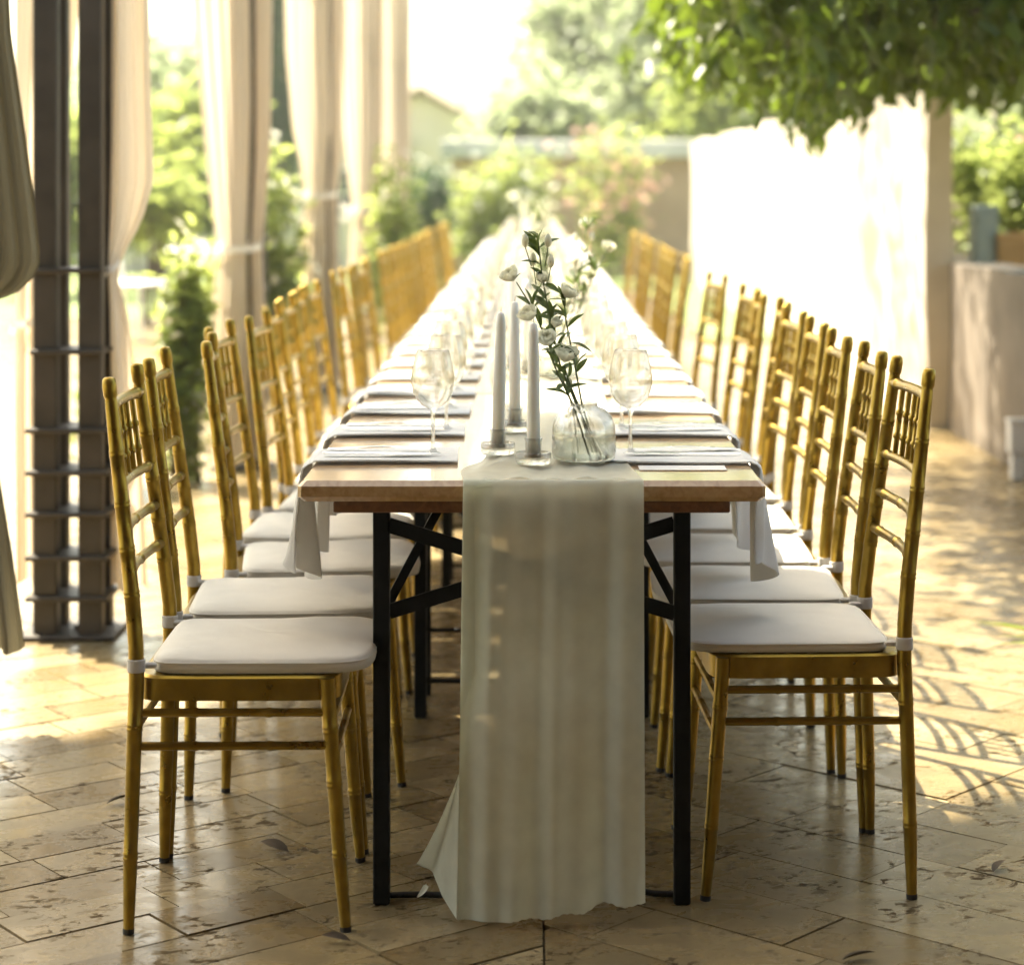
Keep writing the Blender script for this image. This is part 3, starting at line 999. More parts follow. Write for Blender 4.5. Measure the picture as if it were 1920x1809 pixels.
# ------------------------------------------------------------------ table runner
RX = 0.035
def runner():
    t = thing('table_runner', 'sheer white gauze runner along the table, falling over the near end to the floor', 'runner', (0, 0, 0))
    ph = [0.4, 1.9, 3.3]
    # along the table
    def top(u, v):
        y = FRONT - 0.004 + (TEND - 0.25 - FRONT) * (v ** 2.2)
        w = 2 * u - 1
        near = math.exp(-(y - FRONT) / 0.35)
        hw = 0.125 + 0.03 * near + 0.015 * math.sin(y * 2.3 + 1)
        c = RX + 0.012 * math.sin(y * 1.7)
        lump = 0.010 * near * max(0, -w) ** 2 * math.sin(min(1.0, (y - FRONT) / 0.25) * math.pi)
        z = 0.7525 + 0.0016 * (1 + math.sin(u * 34 + 3 * math.sin(y * 2.1) + ph[0])) + 0.0012 * (1 + math.sin(u * 15 + y * 6)) + lump * 0.6
        return (c + hw * w - 0.022 * near * (w < -0.6) * math.sin(min(1.0, (y - FRONT) / 0.22) * math.pi), y, z)
    MB().grid(top, 60, 120).obj('tabletop_length', 'runner', t, angle=180)
    # over the edge and down
    def fall(u, v):
        L = 0.755
        s = v * (L + 0.05)
        w = 2 * u - 1
        if s < 0.05:                    # round the table edge
            a = s / 0.05 * math.pi / 2
            z = 0.7545 - 0.012 * (1 - math.cos(a))
            yo = -0.004 - 0.014 * math.sin(a)
            d = 0.0
        else:
            d = (s - 0.05) / L
            z = 0.7425 - (s - 0.05) * 0.985
            yo = -0.018
        fold = math.sin(u * 21 + ph[0] + 0.5 * math.sin(3 * d)) * 0.45 + math.sin(u * 41 + ph[1] + 1.1 * d) * 0.3 + math.sin(u * 9 + ph[2]) * 0.5
        amp = 0.006 + 0.016 * d
        xl, xr = -0.117 - 0.010 * d, 0.190 + 0.002 * d
        U = max(0.0, (u - 0.16) / 0.84)
        x = xl + (xr - xl) * U
        y = FRONT + yo - 0.004 - amp * fold - 0.010 * d
        hem = 0.042 * U * d ** 5
        # the left border is doubled back behind the sheet and swings out as it nears the floor
        if u < 0.16:
            k = (0.16 - u) / 0.16
            q = max(0.0, (d - 0.42) / 0.58) ** 1.2
            x = xl + k * (0.05 * (1 - q) - 0.082 * q)
            y += (0.010 + 0.22 * q) * min(1.0, k * 1.6) * (s >= 0.05)
            hem += 0.035 * k * d ** 6
        zz = z + (0.0008 * math.sin(u * 171) + 0.003 * math.sin(u * 31 + 1.0)) * (1 if v > 0.992 else 0) + hem
        return (x, y, max(zz, 0.006 + 0.004 * (1 + fold)))
    nu, nv = 150, 90
    slits = {}
    MB().grid(fall, nu, nv, skip=lambda i, j: i in slits and slits[i][0] <= j <= slits[i][1]).obj('hanging_length', 'runner', t, angle=180)
    return t
runner()

# ------------------------------------------------------------------ place settings
def napkin_mesh(seed, side):
    """folded napkin from the table edge inward, its end hanging over the edge. local: +x toward the edge, origin on table edge at table-top height"""
    rr = np.random.default_rng(seed)
    ph = rr.random(6) * 6.28
    Lin, hang, hw = 0.265, 0.215, 0.095
    mb = MB()
    def path(s):                      # s from inner end to hanging end
        if s < Lin:
            return (-Lin + s, 0.0, 0.0)
        q = s - Lin
        r = 0.014
        if q < r * 1.57:
            a = q / r
            return (r * math.sin(a) * 0.8, -r * (1 - math.cos(a)), 1.0)
        return (r * 0.8 + 0.0, -r - (q - r * 1.57), 1.0)
    tot = Lin + hang
    def layer(off):
        def fn(u, v):
            s = v * tot
            x, z, hg = path(s)
            w = 2 * u - 1
            d = max(0.0, (s - Lin) / hang)
            y = w * hw * (1 - 0.35 * min(1, d * 1.4) + 0.25 * d * d) + 0.004 * math.sin(9 * s + ph[0])
            x += off * 1.0 * (hg > 0) + d ** 0.8 * (0.020 * math.sin(w * 3.4 + ph[1] * 0.2 + side) + 0.011 * math.sin(w * 7.3 + ph[3] + 2 * d) + 0.012 * w + 0.014)
            z += d ** 5 * 0.028 * math.cos(2.4 * w + ph[4]) + (0.004 + off) * (hg == 0) + 0.0015 * math.sin(14 * s + 5 * w + ph[2]) * (hg == 0)
            return (x, y, z + 0.0006)
        return fn
    mb.grid(layer(0.0), 26, 44)
    mb.grid(layer(0.003), 26, 44)
    return mb.mesh('napkin', 'napkin', True, 180)
NAPS = [napkin_mesh(k, k % 3) for k in range(4)]

def fork_mesh():
    mb = MB()
    def fn(u, v):
        w = 2 * u - 1
        hw = np.interp(v, [0, 0.05, 0.45, 0.6, 0.72, 0.8, 1.0], [0.006, 0.009, 0.0045, 0.004, 0.010, 0.0125, 0.011])
        return ((v - 0.5) * 0.19, w * hw, 0.0025 + 0.006 * math.sin(v * 3.1) ** 2 * 0.5 + 0.002 * (1 - w * w))
    mb.grid(fn, 8, 24, skip=lambda i, j: j > 18 and i in (1, 3, 5))
    return mb.mesh('fork', 'steel', True, 60)
def knife_mesh():
    mb = MB()
    def fn(u, v):
        w = 2 * u - 1
        hw = np.interp(v, [0, 0.05, 0.4, 0.48, 0.55, 0.85, 1.0], [0.006, 0.0085, 0.0065, 0.005, 0.0095, 0.009, 0.001])
        return ((v - 0.5) * 0.215, w * hw, 0.003 + 0.003 * (1 - w * w) * (1 - v * 0.7))
    mb.grid(fn, 6, 22)
    return mb.mesh('knife', 'steel', True, 60)
FORK, KNIFE = fork_mesh(), knife_mesh()
place_y = [4.05 + 0.415 * k for k in range(39)]
place_y = [p for p in place_y if p < TEND - 0.2]
for side in (-1, 1):
    sn = 'left' if side < 0 else 'right'
    for i, y in enumerate(place_y):
        wh = 'nearest place' if i == 0 else '%s place from the near end' % ordinal(i + 1)
        j = random.Random(i * 2 + side)
        o = link('napkin', NAPS[(i + (side > 0)) % 4], None, (side * 0.401, y + j.uniform(-0.02, 0.02), 0.7505))
        o.rotation_euler = (0, 0, (math.pi if side < 0 else 0) + R(j.uniform(-2, 2)))
        tag(o, 'white napkin hanging over the %s table edge, %s' % (sn, wh), 'napkin', 'napkins at the place settings')
        if i < 8:
            f = link('fork', FORK, None, (side * 0.285, y + 0.035, 0.7605))
            f.rotation_euler = (0, 0, (math.pi if side > 0 else 0) + R(j.uniform(-3, 3)))
            tag(f, 'steel fork on the %s side napkin, %s' % (sn, wh), 'fork', 'cutlery on the napkins')
            k = link('knife', KNIFE, None, (side * 0.275, y - 0.04, 0.7605))
            k.rotation_euler = (0, 0, (math.pi if side > 0 else 0) + R(j.uniform(-3, 3)))
            tag(k, 'steel knife on the %s side napkin, %s' % (sn, wh), 'knife', 'cutlery on the napkins')
tag(MB().box((0.268, 3.895, 0.7513), (0.155, 0.06, 0.0012)).obj('menu_card', 'card', smooth=False), 'narrow white card lying flat on the near right corner of the table', 'card')

# wine glasses
def build_glass():
    t = thing('wine_glass', '', 'glass')
    MB().lathe([(0.0345, 0.0006), (0.035, 0.0018), (0.030, 0.004), (0.018, 0.007), (0.008, 0.011), (0.0045, 0.017)], 28).obj('foot', 'glass', t, angle=180)
    MB().lathe([(0.0045, 0.017), (0.0036, 0.03), (0.0034, 0.06), (0.0038, 0.078), (0.006, 0.088), (0.010, 0.092)], 14).obj('stem', 'glass', t, angle=180)
    outer = [(0.010, 0.092), (0.020, 0.097), (0.030, 0.107), (0.037, 0.121), (0.0405, 0.137), (0.0405, 0.150), (0.038, 0.167), (0.034, 0.184), (0.0305, 0.198), (0.0300, 0.1995)]
    inner = [(r - 0.0012, z) for r, z in outer[::-1][1:]]
    MB().lathe(outer + inner, 30).obj('bowl', 'glass', t, angle=180)
    return t
g0 = build_glass()
gk = kids_of(g0)
first = True
for side in (-1, 1):
    sn = 'left' if side < 0 else 'right'
    for i, y in enumerate(place_y):
        j = random.Random(100 + i * 2 + side)
        loc = (side * (0.183 if i == 0 else 0.172 + j.uniform(-0.012, 0.012)) + 0.0, y + (0.0 if i == 0 else j.uniform(-0.03, 0.05)), 0.7505)
        lab = ('clear stemmed wine glass nearest the camera, left of the candles' if (i == 0 and side < 0) else
               'clear stemmed wine glass nearest the camera, right of the flower vase' if i == 0 else
               'clear stemmed wine glass, %s from the near end on the %s side' % (ordinal(i + 1), sn))
        if first:
            g0.location = loc
            tag(g0, lab, 'glass', 'wine glasses down the table')
            first = False
        else:
            dup(g0, gk, loc, 0, lab)

# ------------------------------------------------------------------ centrepieces
def build_candle(h):
    me = MB().lathe([(0.0105, 0.0), (0.0117, 0.002), (0.0113, h * 0.5), (0.0090, h * 0.92), (0.0070, h * 0.985), (0.003, h), (0.0, h + 0.0005)], 20)
    return me
def build_holder():
    t = thing('candle_holder', '', 'candle holder')
    MB().lathe([(0.0, 0.001), (0.028, 0.001), (0.031, 0.004), (0.032, 0.010), (0.0315, 0.022), (0.029, 0.0225), (0.0285, 0.012), (0.016, 0.010)], 26).obj('dish', 'glass', t, angle=180)
    MB().lathe([(0.0150, 0.010), (0.0142, 0.022), (0.0148, 0.040), (0.0165, 0.047), (0.0150, 0.0475), (0.0130, 0.040), (0.0128, 0.012), (0.0, 0.0118)], 22).obj('cup', 'glasslight', t, angle=180)
    return t
def build_vase():
    t = thing('flower_vase', '', 'vase')
    MB().lathe([(0.0, 0.003), (0.050, 0.003), (0.056, 0.006), (0.058, 0.016), (0.058, 0.045), (0.056, 0.066), (0.050, 0.082), (0.038, 0.093), (0.026, 0.098), (0.024, 0.103), (0.026, 0.105),
                (0.0235, 0.104), (0.0235, 0.097), (0.037, 0.0905), (0.048, 0.080), (0.054, 0.066), (0.056, 0.045), (0.056, 0.016), (0.053, 0.008), (0.0, 0.006)], 36).obj('glass_body', 'glass', t, angle=180)
    MB().lathe([(0.0, 0.0075), (0.052, 0.0085), (0.0550, 0.016), (0.0551, 0.045), (0.0549, 0.049), (0.052, 0.0485), (0.0, 0.0485)], 36).obj('water', 'water', t, angle=180)
    return t

def petal(mb, c, d, up, L, W, cup, twist=0.0):
    d = Vector(d).normalized()
    up = Vector(up).normalized()
    s = d.cross(up).normalized()
    u = s.cross(d)
    def fn(a, b):
        w = 2 * a - 1
        prof = math.sin(min(1.0, b * 1.05 + 0.08) * math.pi * 0.62) ** 0.8
        if b > 0.8:
            prof *= 1 - ((b - 0.8) / 0.2) ** 2 * 0.5
        p = Vector(c) + d * (L * b * (1 - 0.25 * cup * b)) + s * (w * W * 0.5 * prof) + u * (cup * L * 0.45 * b * b + 0.22 * W * w * w * prof)
        return tuple(p)
    mb.grid(fn, 6, 6)
def blossom(c, axis, r, seed, layers=3):
    rr = random.Random(seed)
    ax = Vector(axis).normalized()
    ref = Vector((1, 0, 0)) if abs(ax.x) < 0.8 else Vector((0, 1, 0))
    s = ax.cross(ref).normalized()
    u = ax.cross(s)
    mb = MB()
    for ly in range(layers):
        n = (4, 5, 6)[ly % 3]
        open_ = (0.35, 0.75, 1.15)[ly % 3]
        for k in range(n):
            a = 2 * math.pi * (k + 0.5 * ly) / n + rr.uniform(-0.2, 0.2)
            rad = s * math.cos(a) + u * math.sin(a)
            d = ax * (1.15 - 0.5 * open_) + rad * open_
            petal(mb, Vector(c) + rad * r * 0.08, d, ax - rad * 0.3, r * rr.uniform(0.95, 1.2) * (0.75 + 0.12 * ly), r * rr.uniform(0.9, 1.1), rr.uniform(0.5, 0.9))
    return mb
def leaf_blade(mb, c, d, up, L, W, curl=0.25):
    d = Vector(d).normalized()
    up = Vector(up)
    s = d.cross(up)
    s = s.normalized() if s.length > 1e-4 else Vector((1, 0, 0))
    u = s.cross(d)
    def fn(a, b):
        w = 2 * a - 1
        prof = math.sin(b * math.pi) ** 0.75 if 0 < b < 1 else 0.02
        return tuple(Vector(c) + d * L * b + s * w * W * 0.5 * prof + u * (-curl * L * b * b + 0.25 * W * abs(w) * prof))
    mb.grid(fn, 5, 7)

def build_bouquet(seed):
    """white blossoms on leafy stems leaning out of the vase; origin at vase centre on the table"""
    rr = random.Random(seed)
    t = thing('flower_bouquet', '', 'flowers')
    def P(px, py, dy=0.0):            # layout of the sprays, in the plane of the vase
        return Vector(((px - 1095) / 1040, dy, (880 - py) / 1040))
    paths = [[P(1128, 872, 0.0), P(1082, 778, 0.0), P(1050, 700, 0.01), P(1032, 620, 0.015), P(1016, 530, 0.02), P(1008, 455, 0.02)],
             [P(1112, 868, 0.015), P(1084, 776, 0.008), P(1066, 730, 0.0), P(1058, 702, -0.005)],
             [P(1105, 870, -0.02), P(1076, 778, -0.006), P(1048, 720, -0.02), P(1026, 668, -0.03)],
             [P(1085, 870, 0.02), P(1074, 778, 0.012), P(1040, 690, 0.03), P(1000, 600, 0.045), P(968, 548, 0.05)],
             [P(1120, 866, 0.01), P(1092, 778, 0.01), P(1078, 700, 0.02), P(1062, 620, 0.03), P(1058, 575, 0.03)]]
    stems = []
    for p in paths:
        pts = []
        n = len(p)
        for i in range(n - 1):
            for k in range(4):
                q = p[i].lerp(p[i + 1], k / 4)
                pts.append((q.x, q.y, q.z, 0.0021 - 0.0009 * (i + k / 4) / n))
        pts.append((*p[-1], 0.001))
        stems.append(MB().tube(pts, 6).obj('stem', 'stem', t))
    bl = [(P(1058, 694, -0.005), (0.25, -0.35, 1), 0.031, 3), (P(1026, 660, -0.03), (-0.1, -0.6, 0.8), 0.027, 3), (P(962, 545, 0.05), (-0.5, -0.3, 0.8), 0.026, 3),
          (P(1060, 576, 0.03), (0.6, -0.2, 0.9), 0.025, 3), (P(1016, 548, 0.02), (0.1, -0.4, 1), 0.022, 2), (P(996, 618, 0.02), (-0.4, -0.4, 0.8), 0.026, 3), (P(1040, 630, 0.0), (0.3, -0.5, 0.9), 0.022, 2)]
    for i, (c, a, r, ly) in enumerate(bl):
        b = blossom(c, a, r, seed + i, ly).obj('blossom', 'petal', t, angle=180)
        mb = MB()
        ax = Vector(a).normalized()
        for k in range(5):
            an = 2 * math.pi * k / 5
            leaf_blade(mb, c - ax * 0.002, ax * 0.6 + Vector((math.cos(an), math.sin(an), 0.1)) * 0.6, ax, r * 0.8, r * 0.25)
        mb.obj('sepals', 'bouquetleaf', b, angle=180)
    for c in (P(1028, 470, 0.02), P(985, 470, 0.01), P(1000, 505, 0.03), P(1033, 508, 0.0)):
        MB().lathe([(0.0, -0.012), (0.005, -0.007), (0.0068, 0.0), (0.005, 0.009), (0.0, 0.015)], 10, tuple(c)).obj('bud', 'petal', t, angle=180)
        mb = MB().tube([(c.x, c.y, c.z - 0.010, 0.0009), (c.x * 0.6 + P(1014, 545).x * 0.4, c.y, c.z - 0.045, 0.0011)], 5)
        mb.obj('stem', 'stem', t)
    for i, st in enumerate(paths):
        mb = MB()
        cnt = (30, 3, 6, 12, 12)[i]
        for k in range(cnt):
            f = rr.uniform(0.42, 1.0)
            q = f * (len(st) - 1)
            a = min(int(q), len(st) - 2)
            c = st[a].lerp(st[a + 1], q - a)
            d = Vector((rr.uniform(-1, 1), rr.uniform(-0.8, 0.8), rr.uniform(-0.1, 1.2)))
            leaf_blade(mb, c, d, (rr.uniform(-.4, .4), -0.6, 1), rr.uniform(0.028, 0.055), rr.uniform(0.008, 0.015), rr.uniform(0.1, 0.5))
        mb.obj('leaves', 'bouquetleaf', stems[i], angle=180)
    return t

cand_spec = [(-0.062, 4.03, 0.262, 'left'), (-0.034, 4.40, 0.262, 'middle'), (0.003, 3.885, 0.252, 'right')]
h0, v0, b0 = build_holder(), build_vase(), build_bouquet(40)
hk, vk, bk = kids_of(h0), kids_of(v0), kids_of(b0)
cme = [build_candle(s[2] - 0.012).mesh('taper_candle', 'candle', True, 60) for s in cand_spec]
wme = MB().tube([(0, 0, 0, 0.0009), (0.0006, 0, 0.007, 0.0008), (0.002, 0, 0.011, 0.0005)], 5).mesh('wick', 'wick')
VX, VY = 0.094, 3.945
rc = random.Random(77)
used_h = False
for ci in range(NT):
    oy = 0.0 if ci == 0 else ci * TLEN + 0.15
    piece = 'nearest centrepiece' if ci == 0 else '%s centrepiece from the near end' % ordinal(ci + 1)
    for k, (x, y, h, wd) in enumerate(cand_spec):
        px = x + (rc.uniform(-0.02, 0.02) if ci else 0)
        py = y + oy + (rc.uniform(-0.06, 0.06) if ci else 0)
        lab = 'glass holder of the %s candle, %s' % (wd, piece)
        z0 = 0.7585
        if not used_h:
            h0.location = (px, py, z0)
            tag(h0, lab, 'candle holder', 'glass candle holders on the runner')
            used_h = True
        else:
            dup(h0, hk, (px, py, z0), 0, lab, 'glass candle holders on the runner')
        cnd = link('taper_candle', cme[k], None, (px, py, z0 + 0.0122))
        if ci == 0 and k == 0:
            cnd.rotation_euler = (0, R(1.2), 0)
        tag(cnd, 'tall white taper candle, %s of three in the %s' % (wd, piece), 'candle', 'taper candles on the runner')
        link('wick', wme, cnd, (0, 0, h - 0.012))
    vx = VX if ci == 0 else VX + rc.uniform(-0.06, 0.0)
    vy = VY + oy
    vl = 'squat clear glass vase half full of water, %s' % piece
    bl_ = 'white blossoms on leafy green stems, %s' % piece
    if ci == 0:
        v0.location = (vx, vy, 0.7575)
        tag(v0, vl, 'vase', 'glass vases on the runner')
        b0.location = (vx, vy, 0.7585)
        tag(b0, bl_, 'flowers', 'flower bouquets in the vases')
    else:
        a = rc.uniform(0, 6.28)
        dup(v0, vk, (vx, vy, 0.7575), 0, vl)
        dup(b0, bk, (vx, vy, 0.7585), a, bl_)
# ------------------------------------------------------------------ vegetation
def limbs_mesh(base, top, r0, targets, seed):
    rr = random.Random(seed)
    mb = MB()
    b, tpt = Vector(base), Vector(top)
    pts = []
    for k in range(9):
        q = b.lerp(tpt, k / 8)
        pts.append((q.x + 0.05 * math.sin(k * 1.3 + seed) * (k > 0), q.y + 0.05 * math.cos(k * 1.7 + seed) * (k > 0), q.z, r0 * (1.25 if k == 0 else 1 - 0.06 * k)))
    mb.tube(pts, 10)
    for tg in targets:
        tg = Vector(tg)
        s = b.lerp(tpt, rr.uniform(0.65, 1.0))
        mid = s.lerp(tg, 0.5) + Vector((rr.uniform(-.2, .2), rr.uniform(-.2, .2), rr.uniform(0.1, 0.4))) * (tg - s).length * 0.3
        pp = []
        for k in range(8):
            f = k / 7
            q = s.lerp(mid, f).lerp(mid.lerp(tg, f), f)
            pp.append((q.x, q.y, q.z, r0 * (0.5 - 0.42 * f)))
        mb.tube(pp, 7)
    return mb

def tree(name, label, base, trunk_h, c, r, n, leaf, m, seed, r0=0.14, clump=40, clump_r=0.22, down=0.2, group=None, cat='tree'):
    t = thing(name, label, cat, base, 0, group)
    bx, by, bz = base
    cl = Vector((c[0] - bx, c[1] - by, c[2] - bz))
    rr = random.Random(seed)
    tg = [(cl.x + r[0] * 0.7 * math.cos(a) * rr.uniform(.4, 1), cl.y + r[1] * 0.7 * math.sin(a) * rr.uniform(.4, 1), cl.z + r[2] * rr.uniform(-.4, .6)) for a in np.linspace(0, 6.28, 9)[:-1]]
    limbs_mesh((0, 0, -0.06), (cl.x * 0.4, cl.y * 0.4, trunk_h), r0, tg, seed).obj('trunk', 'bark', t, angle=180)
    P = ellipsoid_points(n, cl, r, 0.35, clump, clump_r)
    P = P[P[:, 2] > 0.03]
    V, Q = leaf_arrays(P, leaf[0], leaf[1], down)
    link('crown', np_mesh('crown', V, Q, m), t)
    return t

def flower_arrays(P, size):
    """each flower: five petals as quads around a centre"""
    n = len(P)
    ax = rng.standard_normal((n, 3))
    ax[:, 2] = np.abs(ax[:, 2]) + 0.4
    ax[:, 1] -= 0.5
    ax /= np.linalg.norm(ax, axis=1, keepdims=True)
    s = np.cross(ax, np.array([0.3, 0.1, 1.0]))
    s /= np.linalg.norm(s, axis=1, keepdims=True)
    u = np.cross(ax, s)
    sz = (size * (0.7 + 0.6 * rng.random(n)))[:, None]
    Vs, Qs = [], []
    for k in range(5):
        a = 2 * math.pi * k / 5
        d = s * math.cos(a) + u * math.sin(a)
        e = s * math.cos(a + 1.57) + u * math.sin(a + 1.57)
        Vs += [P, P + d * sz * 0.55 + e * sz * 0.42 + ax * sz * 0.2, P + d * sz + ax * sz * 0.3, P + d * sz * 0.55 - e * sz * 0.42 + ax * sz * 0.2]
    V = np.stack(Vs, axis=1).reshape(-1, 3)
    k = np.arange(n)[:, None] * 20
    Q = np.concatenate([k + np.array([[4 * j, 4 * j + 1, 4 * j + 2, 4 * j + 3]]) for j in range(5)], axis=0)
    return V, Q

def shrub(name, label, base, c, r, n, leaf, m, seed, flowers=0, fsize=0.03, fm='petal', clump=16, clump_r=0.28, cat='shrub', group=None, stems=7, down=0.0):
    t = thing(name, label, cat, base, 0, group)
    rr = random.Random(seed)
    cl = np.array(c)
    mb = MB()
    for k in range(stems):
        a = rr.uniform(0, 6.28)
        e = (cl[0] + r[0] * 0.7 * math.cos(a) * rr.random(), cl[1] + r[1] * 0.7 * math.sin(a) * rr.random(), cl[2] + r[2] * rr.uniform(0.1, 0.8))
        s = (rr.uniform(-.06, .06), rr.uniform(-.06, .06), -0.04)
        mb.tube([(s[0], s[1], s[2], 0.012), ((s[0] + e[0]) / 2 + rr.uniform(-.05, .05), (s[1] + e[1]) / 2, (s[2] + e[2]) / 2, 0.009), (*e, 0.004)], 6)
    mb.obj('stems', 'bark', t, angle=180)
    P = ellipsoid_points(n, cl, r, 0.3, clump, clump_r)
    P = P[P[:, 2] > 0.02]
    V, Q = leaf_arrays(P, leaf[0], leaf[1], down)
    tag(link('foliage', np_mesh('foliage', V, Q, m), t), kind='stuff')
    if flowers:
        P = ellipsoid_points(flowers, cl, np.array(r) * 1.05, 0.8, clump, clump_r)
        P = P[P[:, 2] > 0.05]
        V, Q = flower_arrays(P, fsize)
        tag(link('flowers', np_mesh('flowers', V, Q, fm, True), t), kind='stuff')
    return t

# tall tree left of the picture; its crown stands between the sun and the near end of the table
TB = np.array([-5.6, 6.2, 0])
t = thing('shade_tree', 'tall leafy tree left of the view whose crown shades the near end of the table', 'tree', tuple(TB))
limbs_mesh((0, 0, -0.06), (0.5, 0.2, 5.2), 0.22, [(1.2, 0.6, 7.2), (2.6, 0.4, 7.4), (4.0, 0.6, 7.3), (2.0, 1.8, 7.4), (3.4, -0.6, 7.3), (5.0, 0.2, 7.4), (0.2, -0.8, 7.2)], 4).obj('trunk', 'bark', t, angle=180)
n = 44000
sx, sy = -TO_SUN.x / TO_SUN.z, -TO_SUN.y / TO_SUN.z      # drift of a shadow per metre of height
XF = rng.uniform(-3.4, 3.3, n)
YF = rng.uniform(1.2, 6.1, n)
Z = 6.4 + 1.7 * rng.random(n)
lim = 4.50 - 0.20 * np.tanh((XF - 0.1) / 0.35) + 0.07 * np.sin(XF * 6.3 + 1) + 0.06 * np.sin(XF * 13.1 + 0.4) + 0.04 * np.sin(XF * 29)
lim = lim + 1.1 * np.exp(-((XF + 0.50) / 0.26) ** 2)
keep = YF < lim - 0.22 * rng.random(n) ** 3
P = np.stack([XF - sx * Z, YF - sy * Z, Z], axis=1)[keep] - TB
V, Q = leaf_arrays(P, 0.17, 0.10, 0.1, up_n=1.6)
link('crown', np_mesh('crown', V, Q, 'leafdark'), t)

# tree leaning over the garden wall at the upper right, with hanging sprays
t = thing('overhanging_tree', 'green tree with drooping leafy sprays hanging into the upper right', 'tree', (3.25, 10.2, 0))
B = np.array([3.25, 10.2, 0])
limbs_mesh((0, 0, -0.06), (-0.3, -0.3, 2.5), 0.15, [(-2.4, -1.6, 2.45), (-1.9, -2.6, 2.5), (-1.0, -2.2, 2.4), (-1.6, 0.6, 3.0), (-0.6, 1.2, 2.9), (0.6, -1.4, 2.8)], 9).obj('trunk', 'bark', t, angle=180)
tw = MB()
LP, LD = [], []
rt = random.Random(5)
for k in range(860):
    x0 = 0.60 + 2.6 * rt.random() ** 0.8
    y0 = rt.uniform(7.2, 10.8)
    px = 997 + 4100 * x0 / y0
    low = 1.66 - 0.16 * math.exp(-((px - 1560) / 130) ** 2) - 0.05 * math.sin(px / 47.0) + max(0, 0.10 * (1420 - px) / 130) * (px < 1420)
    f = 4100 / y0
    # end height: spread of sprays between the fringe and the mass above it
    z1 = low + (rt.random() ** 1.6) * 0.75
    ztop = z1 + rt.uniform(0.35, 0.7)
    dx, dy = rt.uniform(-0.22, 0.10), rt.uniform(-0.2, 0.2)
    S, E = Vector((x0 - dx, y0 - dy, ztop)), Vector((x0 + dx, y0 + dy, z1))
    mid = S.lerp(E, 0.5) + Vector((dx * 0.5, dy * 0.3, 0.10))
    pts = []
    for i in range(7):
        g = i / 6
        q = S.lerp(mid, g).lerp(mid.lerp(E, g), g)
        pts.append((q.x - B[0], q.y - B[1], q.z, 0.004 - 0.003 * g))
    tw.tube(pts, 4, caps=False)
    nl = rt.randint(26, 40)
    for i in range(nl):
        g = (i + rt.random()) / nl
        q = S.lerp(mid, g).lerp(mid.lerp(E, g), g)
        LP.append((q.x - B[0] + rt.gauss(0, 0.02), q.y - B[1] + rt.gauss(0, 0.02), q.z + rt.gauss(0, 0.015)))
tw.obj('twigs', 'bark', t, angle=180)
for (a, b, c_, r_) in (((2.9, 10.0, 2.35), (1.9, 8.9, 2.25), (0.75, 7.9, 1.98), 0.035), ((2.9, 10.0, 2.3), (2.3, 8.6, 2.1), (1.5, 7.5, 1.86), 0.03), ((1.9, 8.9, 2.24), (1.4, 8.7, 2.12), (0.95, 8.9, 1.9), 0.02)):
    a, b, c_ = Vector(a), Vector(b), Vector(c_)
    bp_ = []
    for i in range(12):
        g = i / 11
        q = a.lerp(b, g).lerp(b.lerp(c_, g), g)
        bp_.append((q.x - B[0] + 0.015 * math.sin(7 * g), q.y - B[1], q.z + 0.015 * math.sin(11 * g), r_ * (1 - 0.75 * g)))
    MB().tube(bp_, 8).obj('branch', 'bark', t, angle=180)
V, Q = leaf_arrays(np.array(LP), 0.095, 0.040, 0.55, up_n=0.3)
link('leaf_sprays', np_mesh('leaf_sprays', V, Q, 'leafdark'), t)
P = ellipsoid_points(15000, np.array([2.4, 9.9, 3.2]) - B, (1.6, 2.6, 0.95), 0.2, 40, 0.22)
P = P[P[:, 2] > 2.45]
V, Q = leaf_arrays(P, 0.11, 0.05, 0.4)
link('crown', np_mesh('crown', V, Q, 'leafdark'), t)
P = ellipsoid_points(900, np.array([1.15, 13.4, 3.05]) - B, (0.6, 1.3, 0.45), 0.2, 12, 0.2)
P = P[P[:, 2] > 2.5]
V, Q = leaf_arrays(P, 0.11, 0.05, 0.3)
link('crown', np_mesh('crown', V, Q, 'leafdark'), t)
P = ellipsoid_points(2200, np.array([0.85, 8.6, 3.15]) - B, (0.85, 2.4, 0.45), 0.2, 26, 0.2)
P = P[P[:, 2] > 2.5]
V, Q = leaf_arrays(P, 0.11, 0.05, 0.3)
link('crown', np_mesh('crown', V, Q, 'leafdark'), t)

# trees behind the end wall
FAR = 'trees beyond the end wall'
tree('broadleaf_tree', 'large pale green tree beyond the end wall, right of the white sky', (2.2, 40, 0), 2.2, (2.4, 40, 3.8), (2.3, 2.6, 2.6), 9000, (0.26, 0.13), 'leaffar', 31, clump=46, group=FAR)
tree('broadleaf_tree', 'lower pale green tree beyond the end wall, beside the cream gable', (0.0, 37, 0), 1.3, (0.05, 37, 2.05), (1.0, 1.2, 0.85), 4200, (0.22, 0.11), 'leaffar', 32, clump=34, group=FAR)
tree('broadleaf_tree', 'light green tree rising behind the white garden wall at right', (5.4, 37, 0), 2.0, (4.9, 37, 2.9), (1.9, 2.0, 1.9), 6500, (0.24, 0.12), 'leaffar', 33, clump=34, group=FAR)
tree('broadleaf_tree', 'small yellow-green tree above the far end of the white wall', (3.3, 32.5, 0), 1.6, (3.2, 32.6, 2.4), (1.0, 0.9, 0.9), 3600, (0.17, 0.085), 'leafbush', 34, r0=0.08, clump=22, group=FAR)
